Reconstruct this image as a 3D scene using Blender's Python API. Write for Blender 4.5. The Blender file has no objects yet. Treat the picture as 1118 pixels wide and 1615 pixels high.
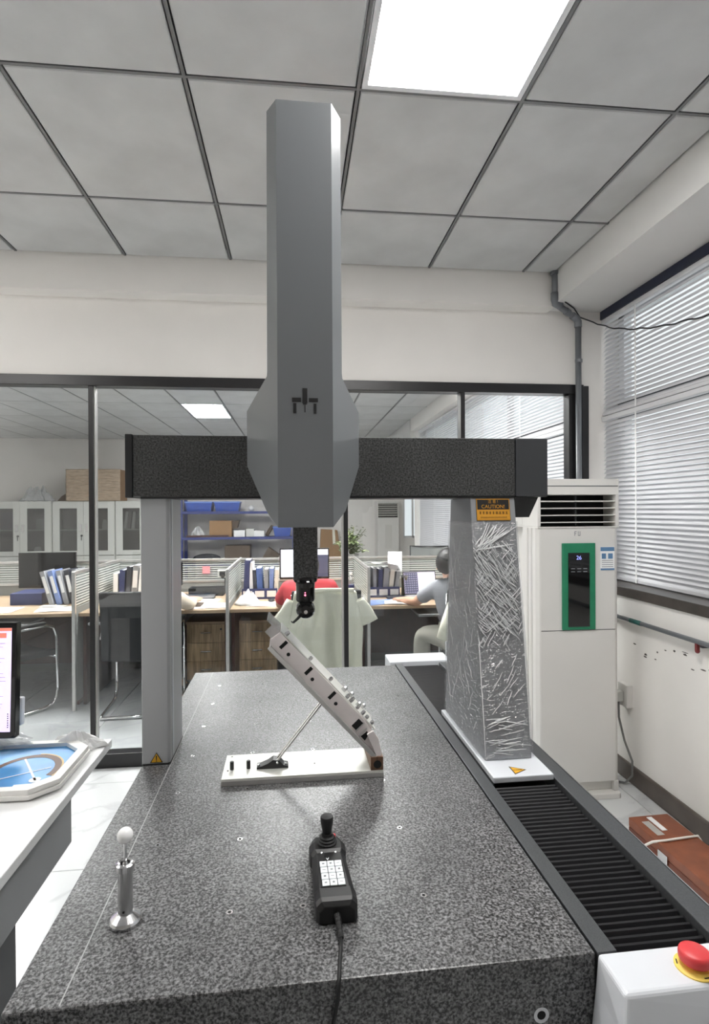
import bpy, bmesh, math, random
from mathutils import Vector, Matrix, noise
random.seed(7)
SC = bpy.context.scene
COL = SC.collection
R = math.radians

# ------------------------------------------------------------------ camera, world, exposure
CAM_Z = 1.55
F_PX = 888.2
cd = bpy.data.cameras.new('camera'); cam = bpy.data.objects.new('camera', cd); COL.objects.link(cam)
cd.sensor_fit = 'HORIZONTAL'; cd.sensor_width = 36.0; cd.lens = 36.0 * F_PX / 1118.0
cd.clip_start = 0.02; cd.clip_end = 200
YAW, PITCH, ROLL = R(6.118), R(-0.156), R(-0.309)
fw = Vector((math.sin(YAW) * math.cos(PITCH), math.cos(YAW) * math.cos(PITCH), math.sin(PITCH)))
rt = Vector((math.cos(YAW), -math.sin(YAW), 0)); up = rt.cross(fw)
r2 = rt * math.cos(ROLL) + up * math.sin(ROLL); u2 = -rt * math.sin(ROLL) + up * math.cos(ROLL)
cm = Matrix((r2, u2, -fw)).transposed().to_4x4(); cm.translation = (0, 0, CAM_Z)
cam.matrix_world = cm
SC.camera = cam
w = bpy.data.worlds.new('daylight'); SC.world = w; w.use_nodes = True
w.node_tree.nodes['Background'].inputs[0].default_value = (0.96, 0.98, 1.0, 1)
w.node_tree.nodes['Background'].inputs[1].default_value = 1.15
SC.view_settings.view_transform = 'Standard'; SC.view_settings.look = 'None'
SC.view_settings.exposure = 0.12; SC.view_settings.gamma = 1.0; SC.view_settings.use_curve_mapping = False
PANEL_POWER = 24.0          # emission of the ceiling light panels in the machine room
OFFICE_POWER = 45.0
SC.cycles.use_denoising = True
SC.cycles.max_bounces = 10; SC.cycles.transparent_max_bounces = 24
SC.cycles.caustics_reflective = False; SC.cycles.caustics_refractive = False

# ------------------------------------------------------------------ helpers
def lin(c):
    return tuple(((x / 255) / 12.92 if x / 255 <= 0.04045 else ((x / 255 + 0.055) / 1.055) ** 2.4) for x in c[:3]) + (1,)
MATS = {}
def mat(name, col, rough=0.5, metal=0.0, spec=0.5, var=None, bump=None, emit=None, stretch=None, trans=0, coat=0):
    m = bpy.data.materials.new(name); m.use_nodes = True; nt = m.node_tree; n = nt.nodes; l = nt.links
    b = n['Principled BSDF']; c = lin(col)
    b.inputs['Base Color'].default_value = c; b.inputs['Roughness'].default_value = rough
    b.inputs['Metallic'].default_value = metal; b.inputs['Specular IOR Level'].default_value = spec
    if coat: b.inputs['Coat Weight'].default_value = coat
    if trans: b.inputs['Transmission Weight'].default_value = trans
    if emit:
        b.inputs['Emission Color'].default_value = lin(emit[0]); b.inputs['Emission Strength'].default_value = emit[1]
    if var or bump:
        tc = n.new('ShaderNodeTexCoord'); mp = n.new('ShaderNodeMapping'); l.new(tc.outputs['Object'], mp.inputs[0])
        if stretch: mp.inputs['Scale'].default_value = stretch
    if var:
        t = n.new('ShaderNodeTexNoise'); t.inputs['Scale'].default_value = var[0]; t.inputs['Detail'].default_value = 6
        l.new(mp.outputs[0], t.inputs['Vector'])
        r = n.new('ShaderNodeValToRGB'); l.new(t.outputs['Fac'], r.inputs[0])
        lo = tuple(max(0, x * (1 - var[1])) for x in c[:3]) + (1,); hi = tuple(min(1, x * (1 + var[1])) for x in c[:3]) + (1,)
        r.color_ramp.elements[0].position = 0.3; r.color_ramp.elements[1].position = 0.7
        r.color_ramp.elements[0].color = lo; r.color_ramp.elements[1].color = hi
        l.new(r.outputs[0], b.inputs['Base Color'])
    if bump:
        t2 = n.new('ShaderNodeTexNoise'); t2.inputs['Scale'].default_value = bump[0]; t2.inputs['Detail'].default_value = 3
        l.new(mp.outputs[0], t2.inputs['Vector'])
        bp = n.new('ShaderNodeBump'); bp.inputs['Strength'].default_value = bump[1]; bp.inputs['Distance'].default_value = 0.01
        l.new(t2.outputs['Fac'], bp.inputs['Height']); l.new(bp.outputs[0], b.inputs['Normal'])
    MATS[name] = m
    return m
def granite(name, dark, light, scale, p0, p1, rough):
    m = mat(name, dark, rough); nt = m.node_tree; n = nt.nodes; l = nt.links; b = n['Principled BSDF']
    tc = n.new('ShaderNodeTexCoord')
    t = n.new('ShaderNodeTexNoise'); t.inputs['Scale'].default_value = scale; t.inputs['Detail'].default_value = 2.5; t.inputs['Roughness'].default_value = 0.7
    l.new(tc.outputs['Object'], t.inputs['Vector'])
    r = n.new('ShaderNodeValToRGB'); l.new(t.outputs['Fac'], r.inputs[0])
    r.color_ramp.elements[0].position = p0; r.color_ramp.elements[1].position = p1
    r.color_ramp.elements[0].color = lin(dark); r.color_ramp.elements[1].color = lin(light)
    t2 = n.new('ShaderNodeTexNoise'); t2.inputs['Scale'].default_value = 7; t2.inputs['Detail'].default_value = 4
    l.new(tc.outputs['Object'], t2.inputs['Vector'])
    r2_ = n.new('ShaderNodeValToRGB'); l.new(t2.outputs['Fac'], r2_.inputs[0])
    r2_.color_ramp.elements[0].position = 0.3; r2_.color_ramp.elements[1].position = 0.7
    r2_.color_ramp.elements[0].color = (0.72, 0.72, 0.72, 1); r2_.color_ramp.elements[1].color = (1.05, 1.05, 1.05, 1)
    mx = n.new('ShaderNodeMixRGB'); mx.blend_type = 'MULTIPLY'; mx.inputs[0].default_value = 1
    l.new(r.outputs[0], mx.inputs[1]); l.new(r2_.outputs[0], mx.inputs[2]); l.new(mx.outputs[0], b.inputs['Base Color'])
    return m
def clear(name, tint, gloss=0.06, rough=0.02, white=0.0, bump=None, stretch=None, graze=0.55):
    m = bpy.data.materials.new(name); m.use_nodes = True; nt = m.node_tree; n = nt.nodes; l = nt.links
    n.remove(n['Principled BSDF']); out = n['Material Output']
    tr = n.new('ShaderNodeBsdfTransparent'); tr.inputs[0].default_value = tuple(tint) + (1,)
    gl = n.new('ShaderNodeBsdfGlossy'); gl.inputs['Roughness'].default_value = rough; gl.inputs['Color'].default_value = (1, 1, 1, 1)
    mx = n.new('ShaderNodeMixShader'); fr = n.new('ShaderNodeLayerWeight'); fr.inputs[0].default_value = 0.5; pw = n.new('ShaderNodeMath'); pw.operation = 'POWER'; pw.inputs[1].default_value = 4.5; l.new(fr.outputs['Facing'], pw.inputs[0]); ml = n.new('ShaderNodeMath'); ml.operation = 'MULTIPLY'; ml.inputs[1].default_value = graze; l.new(pw.outputs[0], ml.inputs[0])
    ad = n.new('ShaderNodeMath'); ad.operation = 'ADD'; ad.use_clamp = True; ad.inputs[1].default_value = gloss
    l.new(ml.outputs[0], ad.inputs[0]); l.new(ad.outputs[0], mx.inputs[0]); l.new(tr.outputs[0], mx.inputs[1]); l.new(gl.outputs[0], mx.inputs[2])
    last = mx
    if white:
        df = n.new('ShaderNodeBsdfDiffuse'); df.inputs[0].default_value = (0.85, 0.86, 0.87, 1)
        m2 = n.new('ShaderNodeMixShader'); m2.inputs[0].default_value = white
        l.new(mx.outputs[0], m2.inputs[1]); l.new(df.outputs[0], m2.inputs[2]); last = m2
    if bump:
        tc = n.new('ShaderNodeTexCoord'); mp = n.new('ShaderNodeMapping'); l.new(tc.outputs['Object'], mp.inputs[0])
        if stretch: mp.inputs['Scale'].default_value = stretch[0]; mp.inputs['Rotation'].default_value = stretch[1]
        t2 = n.new('ShaderNodeTexNoise'); t2.inputs['Scale'].default_value = bump[0]; t2.inputs['Detail'].default_value = 3
        l.new(mp.outputs[0], t2.inputs['Vector'])
        bp = n.new('ShaderNodeBump'); bp.inputs['Strength'].default_value = bump[1]; bp.inputs['Distance'].default_value = 0.02
        l.new(t2.outputs['Fac'], bp.inputs['Height']); l.new(bp.outputs[0], gl.inputs['Normal']); l.new(bp.outputs[0], fr.inputs['Normal'])
    l.new(last.outputs[0], out.inputs[0])
    MATS[name] = m
    return m

class MB:
    """collects geometry of one mesh"""
    def __init__(s): s.v = []; s.f = []
    def add(s, vs, fs, M=None):
        o = len(s.v)
        s.v += [tuple(M @ Vector(p)) if M is not None else tuple(p) for p in vs]
        s.f += [tuple(i + o for i in f) for f in fs]; return s
    def box(s, x0, x1, y0, y1, z0, z1, M=None):
        return s.add([(x0, y0, z0), (x1, y0, z0), (x1, y1, z0), (x0, y1, z0), (x0, y0, z1), (x1, y0, z1), (x1, y1, z1), (x0, y1, z1)],
                     [(0, 3, 2, 1), (4, 5, 6, 7), (0, 1, 5, 4), (1, 2, 6, 5), (2, 3, 7, 6), (3, 0, 4, 7)], M)
    def prism(s, poly, axis, a, b, M=None):
        k = len(poly)
        def P(p, t): return {'x': (t, p[0], p[1]), 'y': (p[0], t, p[1]), 'z': (p[0], p[1], t)}[axis]
        return s.add([P(p, a) for p in poly] + [P(p, b) for p in poly],
                     [tuple(range(k)), tuple(range(2 * k - 1, k - 1, -1))] + [(i, (i + 1) % k, k + (i + 1) % k, k + i) for i in range(k)], M)
    def loft(s, rings, caps=True, M=None, closed=True):
        k = len(rings[0]); vs = [p for r in rings for p in r]; fs = []
        for j in range(len(rings) - 1):
            for i in range(k if closed else k - 1):
                i2 = (i + 1) % k; fs.append((j * k + i, j * k + i2, (j + 1) * k + i2, (j + 1) * k + i))
        if caps: fs += [tuple(range(k)), tuple(range(len(vs) - 1, len(vs) - k - 1, -1))]
        return s.add(vs, fs, M)
    def tube(s, pts, r, n=8, M=None):
        pts = [Vector(p) for p in pts]; rs = r if isinstance(r, (list, tuple)) else [r] * len(pts); rings = []
        prev = None
        for i, p in enumerate(pts):
            d = (pts[min(i + 1, len(pts) - 1)] - pts[max(i - 1, 0)]).normalized()
            if prev is None:
                a = d.cross(Vector((0, 0, 1)));
                if a.length < 1e-3: a = d.cross(Vector((0, 1, 0)))
            else: a = prev - d * prev.dot(d)
            a.normalize(); prev = a; b = d.cross(a)
            rings.append([tuple(p + (a * math.cos(t) + b * math.sin(t)) * rs[i]) for t in [2 * math.pi * q / n for q in range(n)]])
        return s.loft(rings, True, M)
    def lathe(s, prof, c=(0, 0, 0), n=20, axis='z', M=None):
        rings = []
        for r, h in prof:
            ring = []
            for q in range(n):
                t = 2 * math.pi * q / n; a, b = r * math.cos(t), r * math.sin(t)
                p = {'z': (a, b, h), 'y': (a, h, b), 'x': (h, a, b)}[axis]
                ring.append((p[0] + c[0], p[1] + c[1], p[2] + c[2]))
            rings.append(ring)
        return s.loft(rings, True, M)
    def ball(s, c, rx, ry=None, rz=None, nu=16, nv=10, M=None):
        ry = ry or rx; rz = rz or rx
        return s.loft([[(c[0] + rx * math.sin(a) * math.cos(t), c[1] + ry * math.sin(a) * math.sin(t), c[2] + rz * math.cos(a)) for t in [2 * math.pi * q / nu for q in range(nu)]]
                       for a in [0.02 + (math.pi - 0.04) * j / nv for j in range(nv + 1)]], True, M)
    def grid(s, fn, nu, nv, M=None):
        return s.add([fn(i / nu, j / nv) for j in range(nv + 1) for i in range(nu + 1)],
                     [(j * (nu + 1) + i, j * (nu + 1) + i + 1, (j + 1) * (nu + 1) + i + 1, (j + 1) * (nu + 1) + i) for j in range(nv) for i in range(nu)], M)
    def mesh(s, name, m, org=(0, 0, 0), smooth=False):
        me = bpy.data.meshes.new(name)
        me.from_pydata([(p[0] - org[0], p[1] - org[1], p[2] - org[2]) for p in s.v], [], s.f)
        bm = bmesh.new(); bm.from_mesh(me); bmesh.ops.recalc_face_normals(bm, faces=bm.faces); bm.to_mesh(me); bm.free()
        if smooth:
            for p in me.polygons: p.use_smooth = True
        if m: me.materials.append(MATS[m] if isinstance(m, str) else m)
        return me
def link(name, me, parent=None, loc=(0, 0, 0), rot=None):
    o = bpy.data.objects.new(name, me); COL.objects.link(o); o.location = loc
    if rot: o.rotation_euler = rot
    if parent: o.parent = parent
    return o
def finish(o, bevel=0, smooth=False, seg=2, solid=0, sub=0):
    if solid:
        q = o.modifiers.new('thickness', 'SOLIDIFY'); q.thickness = solid; q.offset = 0
    if bevel:
        q = o.modifiers.new('bevel', 'BEVEL'); q.width = bevel; q.segments = seg; q.limit_method = 'ANGLE'; q.angle_limit = R(35)
    if sub:
        q = o.modifiers.new('smooth', 'SUBSURF'); q.levels = sub; q.render_levels = sub
DELTA = R(0.642)                       # the machine stands turned this much in the room
def to_room(p):
    c, s = math.cos(DELTA), math.sin(DELTA)
    return (p[0] * c - p[1] * s, p[0] * s + p[1] * c, p[2])
def tag(o, label=None, cat=None, group=None, kind=None):
    if label: o['label'] = label
    if cat: o['category'] = cat
    if group: o['group'] = group
    if kind: o['kind'] = kind
    return o
class Thing:
    def __init__(s, name, label, cat, loc=(0, 0, 0), frame='r', rot=0, group=None, kind=None):
        s.org = loc; s.root = bpy.data.objects.new(name, None); COL.objects.link(s.root); s.root.empty_display_size = 0.05
        if frame == 'm': s.root.location = to_room(loc); s.root.rotation_euler = (0, 0, DELTA)
        else: s.root.location = loc; s.root.rotation_euler = (0, 0, rot)
        if frame == 'l': s.org = (0, 0, 0)          # parts are written in local coordinates
        tag(s.root, label, cat, group, kind)
    def part(s, name, mb, m, parent=None, bevel=0, smooth=False, label=None, seg=2, solid=0, sub=0, kind=None):
        o = link(name, mb.mesh(name, m, s.org, smooth), parent or s.root); finish(o, bevel, smooth, seg, solid, sub)
        if label: o['label'] = label
        if kind: o['kind'] = kind
        return o
def solo(name, mb, m, label, cat, loc=None, group=None, bevel=0, smooth=False, rot=0, frame='r', solid=0, sub=0, seg=2):
    """a thing that is a single mesh; geometry in room coordinates unless frame is 'l'"""
    if loc is None:
        xs, ys, zs = zip(*mb.v); loc = ((min(xs) + max(xs)) / 2, (min(ys) + max(ys)) / 2, min(zs))
    o = link(name, mb.mesh(name, m, (0, 0, 0) if frame == 'l' else loc, smooth))
    o.location = to_room(loc) if frame == 'm' else loc
    o.rotation_euler = (0, 0, DELTA if frame == 'm' else rot)
    finish(o, bevel, smooth, seg, solid, sub); tag(o, label, cat, group); return o
def struct(name, mb, m, bevel=0, parent=None):
    o = link(name, mb.mesh(name, m), parent); finish(o, bevel)
    if not parent: o['kind'] = 'structure'
    return o
def text_mb(body, size, place, mb=None, align='CENTER', cond=1.0):
    """flat lettering as geometry; place maps (x, y) of the text plane to a point"""
    cu = bpy.data.curves.new('lettering', 'FONT'); cu.body = body; cu.size = size; cu.align_x = align; cu.align_y = 'CENTER'
    to = bpy.data.objects.new('lettering', cu); COL.objects.link(to); bpy.context.view_layer.update()
    me = bpy.data.meshes.new_from_object(to.evaluated_get(bpy.context.evaluated_depsgraph_get()))
    mb = mb or MB(); mb.add([place(v.co.x * cond, v.co.y) for v in me.vertices], [tuple(p.vertices) for p in me.polygons])
    bpy.data.objects.remove(to); bpy.data.curves.remove(cu); bpy.data.meshes.remove(me)
    return mb
def nz(x, y, z=0): return noise.noise(Vector((x, y, z)))

# ------------------------------------------------------------------ materials
mat('wall_paint', (236, 233, 229), 0.75, var=(1.6, 0.04), bump=(60, 0.03))
mat('beam_paint', (222, 221, 219), 0.7, var=(1.5, 0.05))
mat('ceiling_tile', (200, 201, 201), 0.40, metal=0.1, var=(3.2, 0.10), bump=(40, 0.04))
mat('grid_metal', (120, 121, 122), 0.35, metal=0.3)
mat('dark_void', (22, 22, 23), 0.9)
mat('black_frame', (26, 25, 27), 0.35)
mat('floor_tile', (226, 228, 229), 0.12, var=(2.2, 0.07))
mat('office_tile', (196, 199, 200), 0.14, var=(2.0, 0.07))
mat('grout', (150, 150, 150), 0.8)
mat('skirting', (92, 84, 78), 0.3, var=(8, 0.2))
mat('sill_stone', (70, 64, 60), 0.35, var=(12, 0.25))
mat('slat_white', (214, 214, 217), 0.45)
mat('navy_rail', (24, 32, 56), 0.4)
mat('string', (245, 245, 245), 0.7)
granite('granite_table', (20, 20, 21), (152, 152, 153), 215, 0.40, 0.70, 0.36)
granite('granite_beam', (30, 31, 31), (104, 105, 105), 210, 0.38, 0.72, 0.35)
mat('machine_grey', (178, 180, 183), 0.38, spec=0.5)
mat('leg_grey', (142, 144, 147), 0.4)
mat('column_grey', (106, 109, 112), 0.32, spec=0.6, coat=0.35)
mat('machine_white', (214, 217, 222), 0.4)
mat('black_satin', (30, 31, 33), 0.38)
mat('controller_black', (15, 15, 16), 0.45)
mat('black_matt', (18, 18, 19), 0.55)
mat('charcoal', (58, 60, 63), 0.45)
mat('rail_dark', (66, 68, 70), 0.42, var=(400, 0.25))
mat('rubber', (14, 14, 15), 0.6)
mat('bellows', (46, 46, 48), 0.34)
mat('steel', (205, 205, 206), 0.22, metal=1.0)
mat('chrome', (225, 225, 226), 0.08, metal=1.0)
mat('aluminium', (214, 212, 210), 0.33, metal=0.85, var=(30, 0.05))
mat('alu_plate', (232, 232, 226), 0.4, metal=0.2, var=(12, 0.04))
mat('alu_pink', (240, 232, 231), 0.42, metal=0.05, var=(14, 0.06))
mat('bronze', (112, 84, 66), 0.5, metal=0.3, var=(60, 0.25))
mat('scribe', (168, 168, 168), 0.6)
mat('ceramic', (248, 248, 248), 0.2)
mat('yellow', (226, 170, 40), 0.5)
mat('yellow_ring', (240, 208, 96), 0.5)
mat('orange_label', (206, 146, 40), 0.5)
mat('red_button', (214, 62, 66), 0.4)
mat('led_pink', (255, 150, 170), 0.4, emit=((255, 120, 150), 2.5))
mat('led_white', (255, 255, 255), 0.4, emit=((255, 255, 255), 1.2))
mat('key_white', (232, 238, 242), 0.4)
mat('print_grey', (130, 134, 138), 0.6)
mat('ac_white', (216, 214, 210), 0.42, var=(2, 0.03))
mat('ac_side', (205, 203, 198), 0.5)
mat('green_panel', (24, 122, 86), 0.4, var=(20, 0.08))
mat('gloss_black', (10, 10, 12), 0.06)
mat('label_blue', (92, 130, 168), 0.5)
mat('paper', (240, 240, 240), 0.7)
mat('paper_cream', (226, 222, 208), 0.7)
mat('paper_blue', (120, 140, 190), 0.6)
mat('box_brown', (128, 70, 44), 0.45, var=(14, 0.18), bump=(40, 0.05))
mat('box_brown_dark', (104, 52, 32), 0.45, var=(14, 0.18))
mat('cable_white', (236, 230, 222), 0.5)
mat('cable_grey', (120, 120, 118), 0.5)
mat('pvc_grey', (112, 115, 120), 0.35)
mat('desk_white', (238, 238, 238), 0.35)
mat('desk_metal', (150, 152, 154), 0.45)
mat('tray_white', (236, 234, 230), 0.5)
mat('print_blue', (70, 140, 196), 0.4, var=(9, 0.18))
mat('print_brown', (86, 56, 40), 0.5)
mat('print_tan', (200, 170, 110), 0.5)
mat('screen_lilac', (226, 214, 240), 0.3, emit=((224, 208, 242), 0.75))
mat('screen_white', (232, 236, 250), 0.3, emit=((228, 232, 250), 0.9))
mat('screen_dark', (70, 74, 96), 0.3, emit=((70, 74, 100), 0.35))
mat('screen_red', (226, 130, 110), 0.3, emit=((226, 130, 110), 0.5))
mat('screen_grey', (150, 146, 170), 0.3, emit=((150, 146, 170), 0.5))
mat('desk_wood', (176, 152, 124), 0.4, var=(5, 0.15), stretch=(1, 12, 1))
mat('drawer_wood', (228, 194, 152), 0.45, var=(7, 0.35), stretch=(9, 9, 0.7))
mat('drawer_edge', (204, 176, 142), 0.5)
mat('red_wood', (74, 42, 36), 0.4, var=(5, 0.25), stretch=(8, 8, 1))
mat('screen_fabric', (128, 130, 128), 0.8)
mat('cabinet_grey', (206, 207, 202), 0.45)
mat('cabinet_dark', (64, 64, 62), 0.6)
mat('shelf_blue', (44, 56, 120), 0.45)
mat('bin_blue', (52, 84, 170), 0.4, var=(10, 0.15))
mat('bin_blue_light', (110, 140, 210), 0.4)
mat('cardboard', (150, 116, 80), 0.75, var=(8, 0.1))
mat('cardboard_wrapped', (170, 150, 128), 0.16, var=(9, 0.25), bump=(9, 1.0), stretch=(1, 1, 5), coat=0.6)
mat('cardboard_dark', (84, 70, 58), 0.8)
mat('navy_binder', (42, 50, 96), 0.45)
mat('blue_binder', (78, 104, 160), 0.45)
mat('dark_binder', (44, 46, 56), 0.45)
mat('grey_binder', (150, 152, 156), 0.5)
mat('sticky_pink', (228, 150, 156), 0.7)
mat('skin', (206, 160, 134), 0.55)
mat('hair', (20, 18, 18), 0.45, bump=(80, 0.3))
mat('red_cloth', (196, 62, 70), 0.8, bump=(25, 0.1))
mat('grey_cloth', (150, 152, 158), 0.85, bump=(25, 0.1), var=(80, 0.08), stretch=(0.1, 0.1, 3))
mat('cream_cloth', (224, 210, 190), 0.85)
mat('khaki_cloth', (158, 156, 146), 0.85)
mat('dark_cloth', (44, 46, 54), 0.85)
mat('shirt_green', (230, 229, 212), 0.85, var=(5, 0.05))
mat('leaf', (88, 104, 62), 0.5, var=(30, 0.4))
mat('leaf_pale', (150, 160, 118), 0.5)
mat('stem', (96, 100, 60), 0.6)
mat('pot', (180, 178, 172), 0.5)
mat('bag_white', (236, 236, 236), 0.35, bump=(18, 0.5))
mat('tin_olive', (120, 112, 84), 0.35, metal=0.3)
mat('black_mesh', (28, 29, 31), 0.7)
mat('light_panel', (250, 252, 255), 0.5, emit=((255, 253, 250), PANEL_POWER))
mat('light_panel_office', (250, 252, 255), 0.5, emit=((255, 253, 250), OFFICE_POWER))
mat('lamp_frame', (235, 236, 238), 0.4)
mat('stain', (96, 92, 88), 0.9)
mat('green_tape', (40, 90, 84), 0.6)
mat('red_valve', (110, 34, 36), 0.5)
clear('partition_glass', (0.90, 0.915, 0.92), gloss=0.05, rough=0.0)
clear('window_glass', (0.93, 0.95, 0.95), gloss=0.05, rough=0.0)
clear('cabinet_glass', (0.62, 0.63, 0.63), gloss=0.08, rough=0.03)
clear('film', (0.90, 0.90, 0.91), gloss=0.10, rough=0.10, white=0.02, graze=0.08, bump=(9, 1.0), stretch=((3, 3, 14), (0.3, 0.7, 0.2)))
clear('film_crease_glint', (0.95, 0.95, 0.96), gloss=0.30, rough=0.15, white=0.9)  # nearly opaque white: glints on the film folds put into the colour
clear('acrylic', (0.82, 0.80, 0.80), gloss=0.10, rough=0.15, white=0.25)
clear('bottle_plastic', (0.85, 0.88, 0.88), gloss=0.12, rough=0.05, white=0.06)
clear('bag_film', (0.9, 0.91, 0.92), gloss=0.14, rough=0.12, white=0.30, bump=(14, 0.8))
def striped(name, base, stripe, pitch, duty):
    m = mat(name, base, 0.3); n = m.node_tree.nodes; l = m.node_tree.links
    tc = n.new('ShaderNodeTexCoord'); sp = n.new('ShaderNodeSeparateXYZ'); l.new(tc.outputs['Object'], sp.inputs[0])
    a = n.new('ShaderNodeMath'); a.operation = 'DIVIDE'; a.inputs[1].default_value = pitch; l.new(sp.outputs['Z'], a.inputs[0])
    b = n.new('ShaderNodeMath'); b.operation = 'FRACT'; l.new(a.outputs[0], b.inputs[0])
    c = n.new('ShaderNodeMath'); c.operation = 'LESS_THAN'; c.inputs[1].default_value = duty; l.new(b.outputs[0], c.inputs[0])
    tr = n.new('ShaderNodeBsdfTransparent'); tr.inputs[0].default_value = (0.72, 0.75, 0.74, 1)
    mx = n.new('ShaderNodeMixShader'); l.new(c.outputs[0], mx.inputs[0]); l.new(tr.outputs[0], mx.inputs[1]); l.new(n['Principled BSDF'].outputs[0], mx.inputs[2])
    l.new(mx.outputs[0], n['Material Output'].inputs[0])
striped('striped_glass', (196, 200, 198), None, 0.022, 0.55)
def marble(name, base, vein, rough):
    m = mat(name, base, rough); n = m.node_tree.nodes; l = m.node_tree.links
    tc = n.new('ShaderNodeTexCoord'); oi = n.new('ShaderNodeObjectInfo'); ad = n.new('ShaderNodeVectorMath'); ad.operation = 'ADD'
    l.new(tc.outputs['Object'], ad.inputs[0]); sc = n.new('ShaderNodeMath'); sc.operation = 'MULTIPLY'; sc.inputs[1].default_value = 40
    l.new(oi.outputs['Random'], sc.inputs[0]); l.new(sc.outputs[0], ad.inputs[1])
    t = n.new('ShaderNodeTexNoise'); t.inputs['Scale'].default_value = 1.6; t.inputs['Detail'].default_value = 7; t.inputs['Distortion'].default_value = 1.6
    l.new(ad.outputs[0], t.inputs['Vector']); r = n.new('ShaderNodeValToRGB'); l.new(t.outputs['Fac'], r.inputs[0])
    e = r.color_ramp.elements; e[0].position = 0.44; e[0].color = lin(base); e[1].position = 0.53; e[1].color = lin(base)
    k = e.new(0.485); k.color = lin(vein); l.new(r.outputs[0], n['Principled BSDF'].inputs['Base Color'])
marble('floor_tile', (214, 216, 217), (196, 198, 200), 0.12)
marble('office_tile', (190, 193, 194), (180, 183, 185), 0.16)

# ================================================================== the setting
XL, XR, YB, YG, ZC = -3.2, 1.90, -2.5, 3.55, 3.05      # machine room: left, right, behind the camera, glass wall, ceiling
OXL, OYB = -6.3, 12.1                                   # office beyond the glass
# floor with separate tiles
fl = struct('floor', MB().box(OXL, 2.25, YB - 0.1, 9.2, -0.12, -0.008).box(OXL, 3.15, 9.2, OYB + 0.1, -0.12, -0.008), 'grout')
TS = 0.8
def tile_mesh(name, wx, wy, m, h=0.008):
    mb = MB(); b = 0.0015
    mb.loft([[(-wx / 2, -wy / 2, -h), (wx / 2, -wy / 2, -h), (wx / 2, wy / 2, -h), (-wx / 2, wy / 2, -h)],
             [(-wx / 2, -wy / 2, -b), (wx / 2, -wy / 2, -b), (wx / 2, wy / 2, -b), (-wx / 2, wy / 2, -b)],
             [(-wx / 2 + b, -wy / 2 + b, 0), (wx / 2 - b, -wy / 2 + b, 0), (wx / 2 - b, wy / 2 - b, 0), (-wx / 2 + b, wy / 2 - b, 0)]])
    return mb.mesh(name, m)
def lay(xs, ys, m, keep):
    cache = {}
    for a, b in zip(xs[:-1], xs[1:]):
        for c, d in zip(ys[:-1], ys[1:]):
            if not keep((a + b) / 2, (c + d) / 2): continue
            k = (round(b - a, 3), round(d - c, 3))
            if k not in cache: cache[k] = tile_mesh('floor_tile', k[0] - 0.004, k[1] - 0.004, m)
            link('floor_tile', cache[k], fl, ((a + b) / 2, (c + d) / 2, 0))
lay([-3.2, -3.0, -2.2, -1.4, -0.6, 0.2, 1.0, 1.8, 1.886], [-2.5, -1.45, -0.65, 0.15, 0.95, 1.75, 2.55, 3.35, 3.54], 'floor_tile', lambda x, y: True)
lay([-6.2, -5.4, -4.6, -3.8, -3.0, -2.2, -1.4, -0.6, 0.2, 1.0, 1.8, 1.9], [3.625, 4.35, 5.15, 5.95, 6.75, 7.55, 8.35, 9.15, 9.95, 10.75, 11.55, 12.1], 'office_tile', lambda x, y: x > -0.62 * y - 0.6)
lay([1.9, 2.6, 3.0], [9.25, 9.95, 10.75, 11.55, 12.1], 'office_tile', lambda x, y: True)
# walls
struct('wall_left', MB().box(XL - 0.15, XL, YB, YG, 0, ZC + 0.3), 'wall_paint')
struct('wall_rear', MB().box(XL - 0.15, 2.25, YB - 0.15, YB, 0, ZC + 0.3), 'wall_paint')
wb = MB().box(XL, 2.25, YG, YG + 0.12, 2.37, ZC + 0.3)
wb.box(1.905, 2.25, YG, YG + 0.12, 0, 2.37)
wb.box(OXL, XL, YG, YG + 0.12, 0, ZC + 0.3)
struct('wall_back', wb, 'wall_paint')
struct('trim_1', MB().box(XL, 1.66, 3.43, YG, 2.842, ZC + 0.2), 'wall_paint')                        # beam over the glass wall
struct('trim_2', MB().box(1.655, 2.25, YB, YG, 2.855, ZC + 0.2), 'beam_paint')                        # beam over the window
wr = MB().box(XR, 2.25, YB, YG, 0, 1.045).box(XR, 2.25, YB, -0.4, 1.045, 2.855)
struct('wall_right', wr, 'wall_paint')
struct('baseboard_right', MB().prism([(XR - 0.014, 0), (XR, 0), (XR, 0.1), (XR - 0.008, 0.1), (XR - 0.014, 0.092)], 'y', YB, YG), 'skirting')
struct('baseboard_back', MB().box(1.905, XR, YG - 0.012, YG, 0, 0.1), 'skirting')
# office shell
struct('wall_office_left', MB().box(OXL - 0.15, OXL, YG, OYB, 0, ZC + 0.3), 'wall_paint')
wo = MB().box(OXL, 2.36, OYB, OYB + 0.15, 0, ZC + 0.3).box(2.80, 3.2, OYB, OYB + 0.15, 0, ZC + 0.3).box(2.36, 2.80, OYB, OYB + 0.15, 0, 0.95).box(2.36, 2.80, OYB, OYB + 0.15, 2.3, ZC + 0.3)
struct('wall_office_back', wo, 'wall_paint')
ow = MB().box(XR, 2.25, YG + 0.12, 9.2, 0, 0.88).box(1.93, 2.25, YG + 0.12, 9.2, 2.855, ZC + 0.2).box(2.0, 2.25, 9.1, 9.25, 0, ZC + 0.2)
ow.box(3.0, 3.15, 9.2, OYB, 0, ZC + 0.3).box(2.25, 3.15, 9.1, 9.25, 0, ZC + 0.2)
struct('wall_office_right', ow, 'wall_paint')
struct('trim_3', MB().box(1.93, 3.0, 9.25, OYB, 2.62, ZC + 0.2), 'beam_paint')
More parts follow.
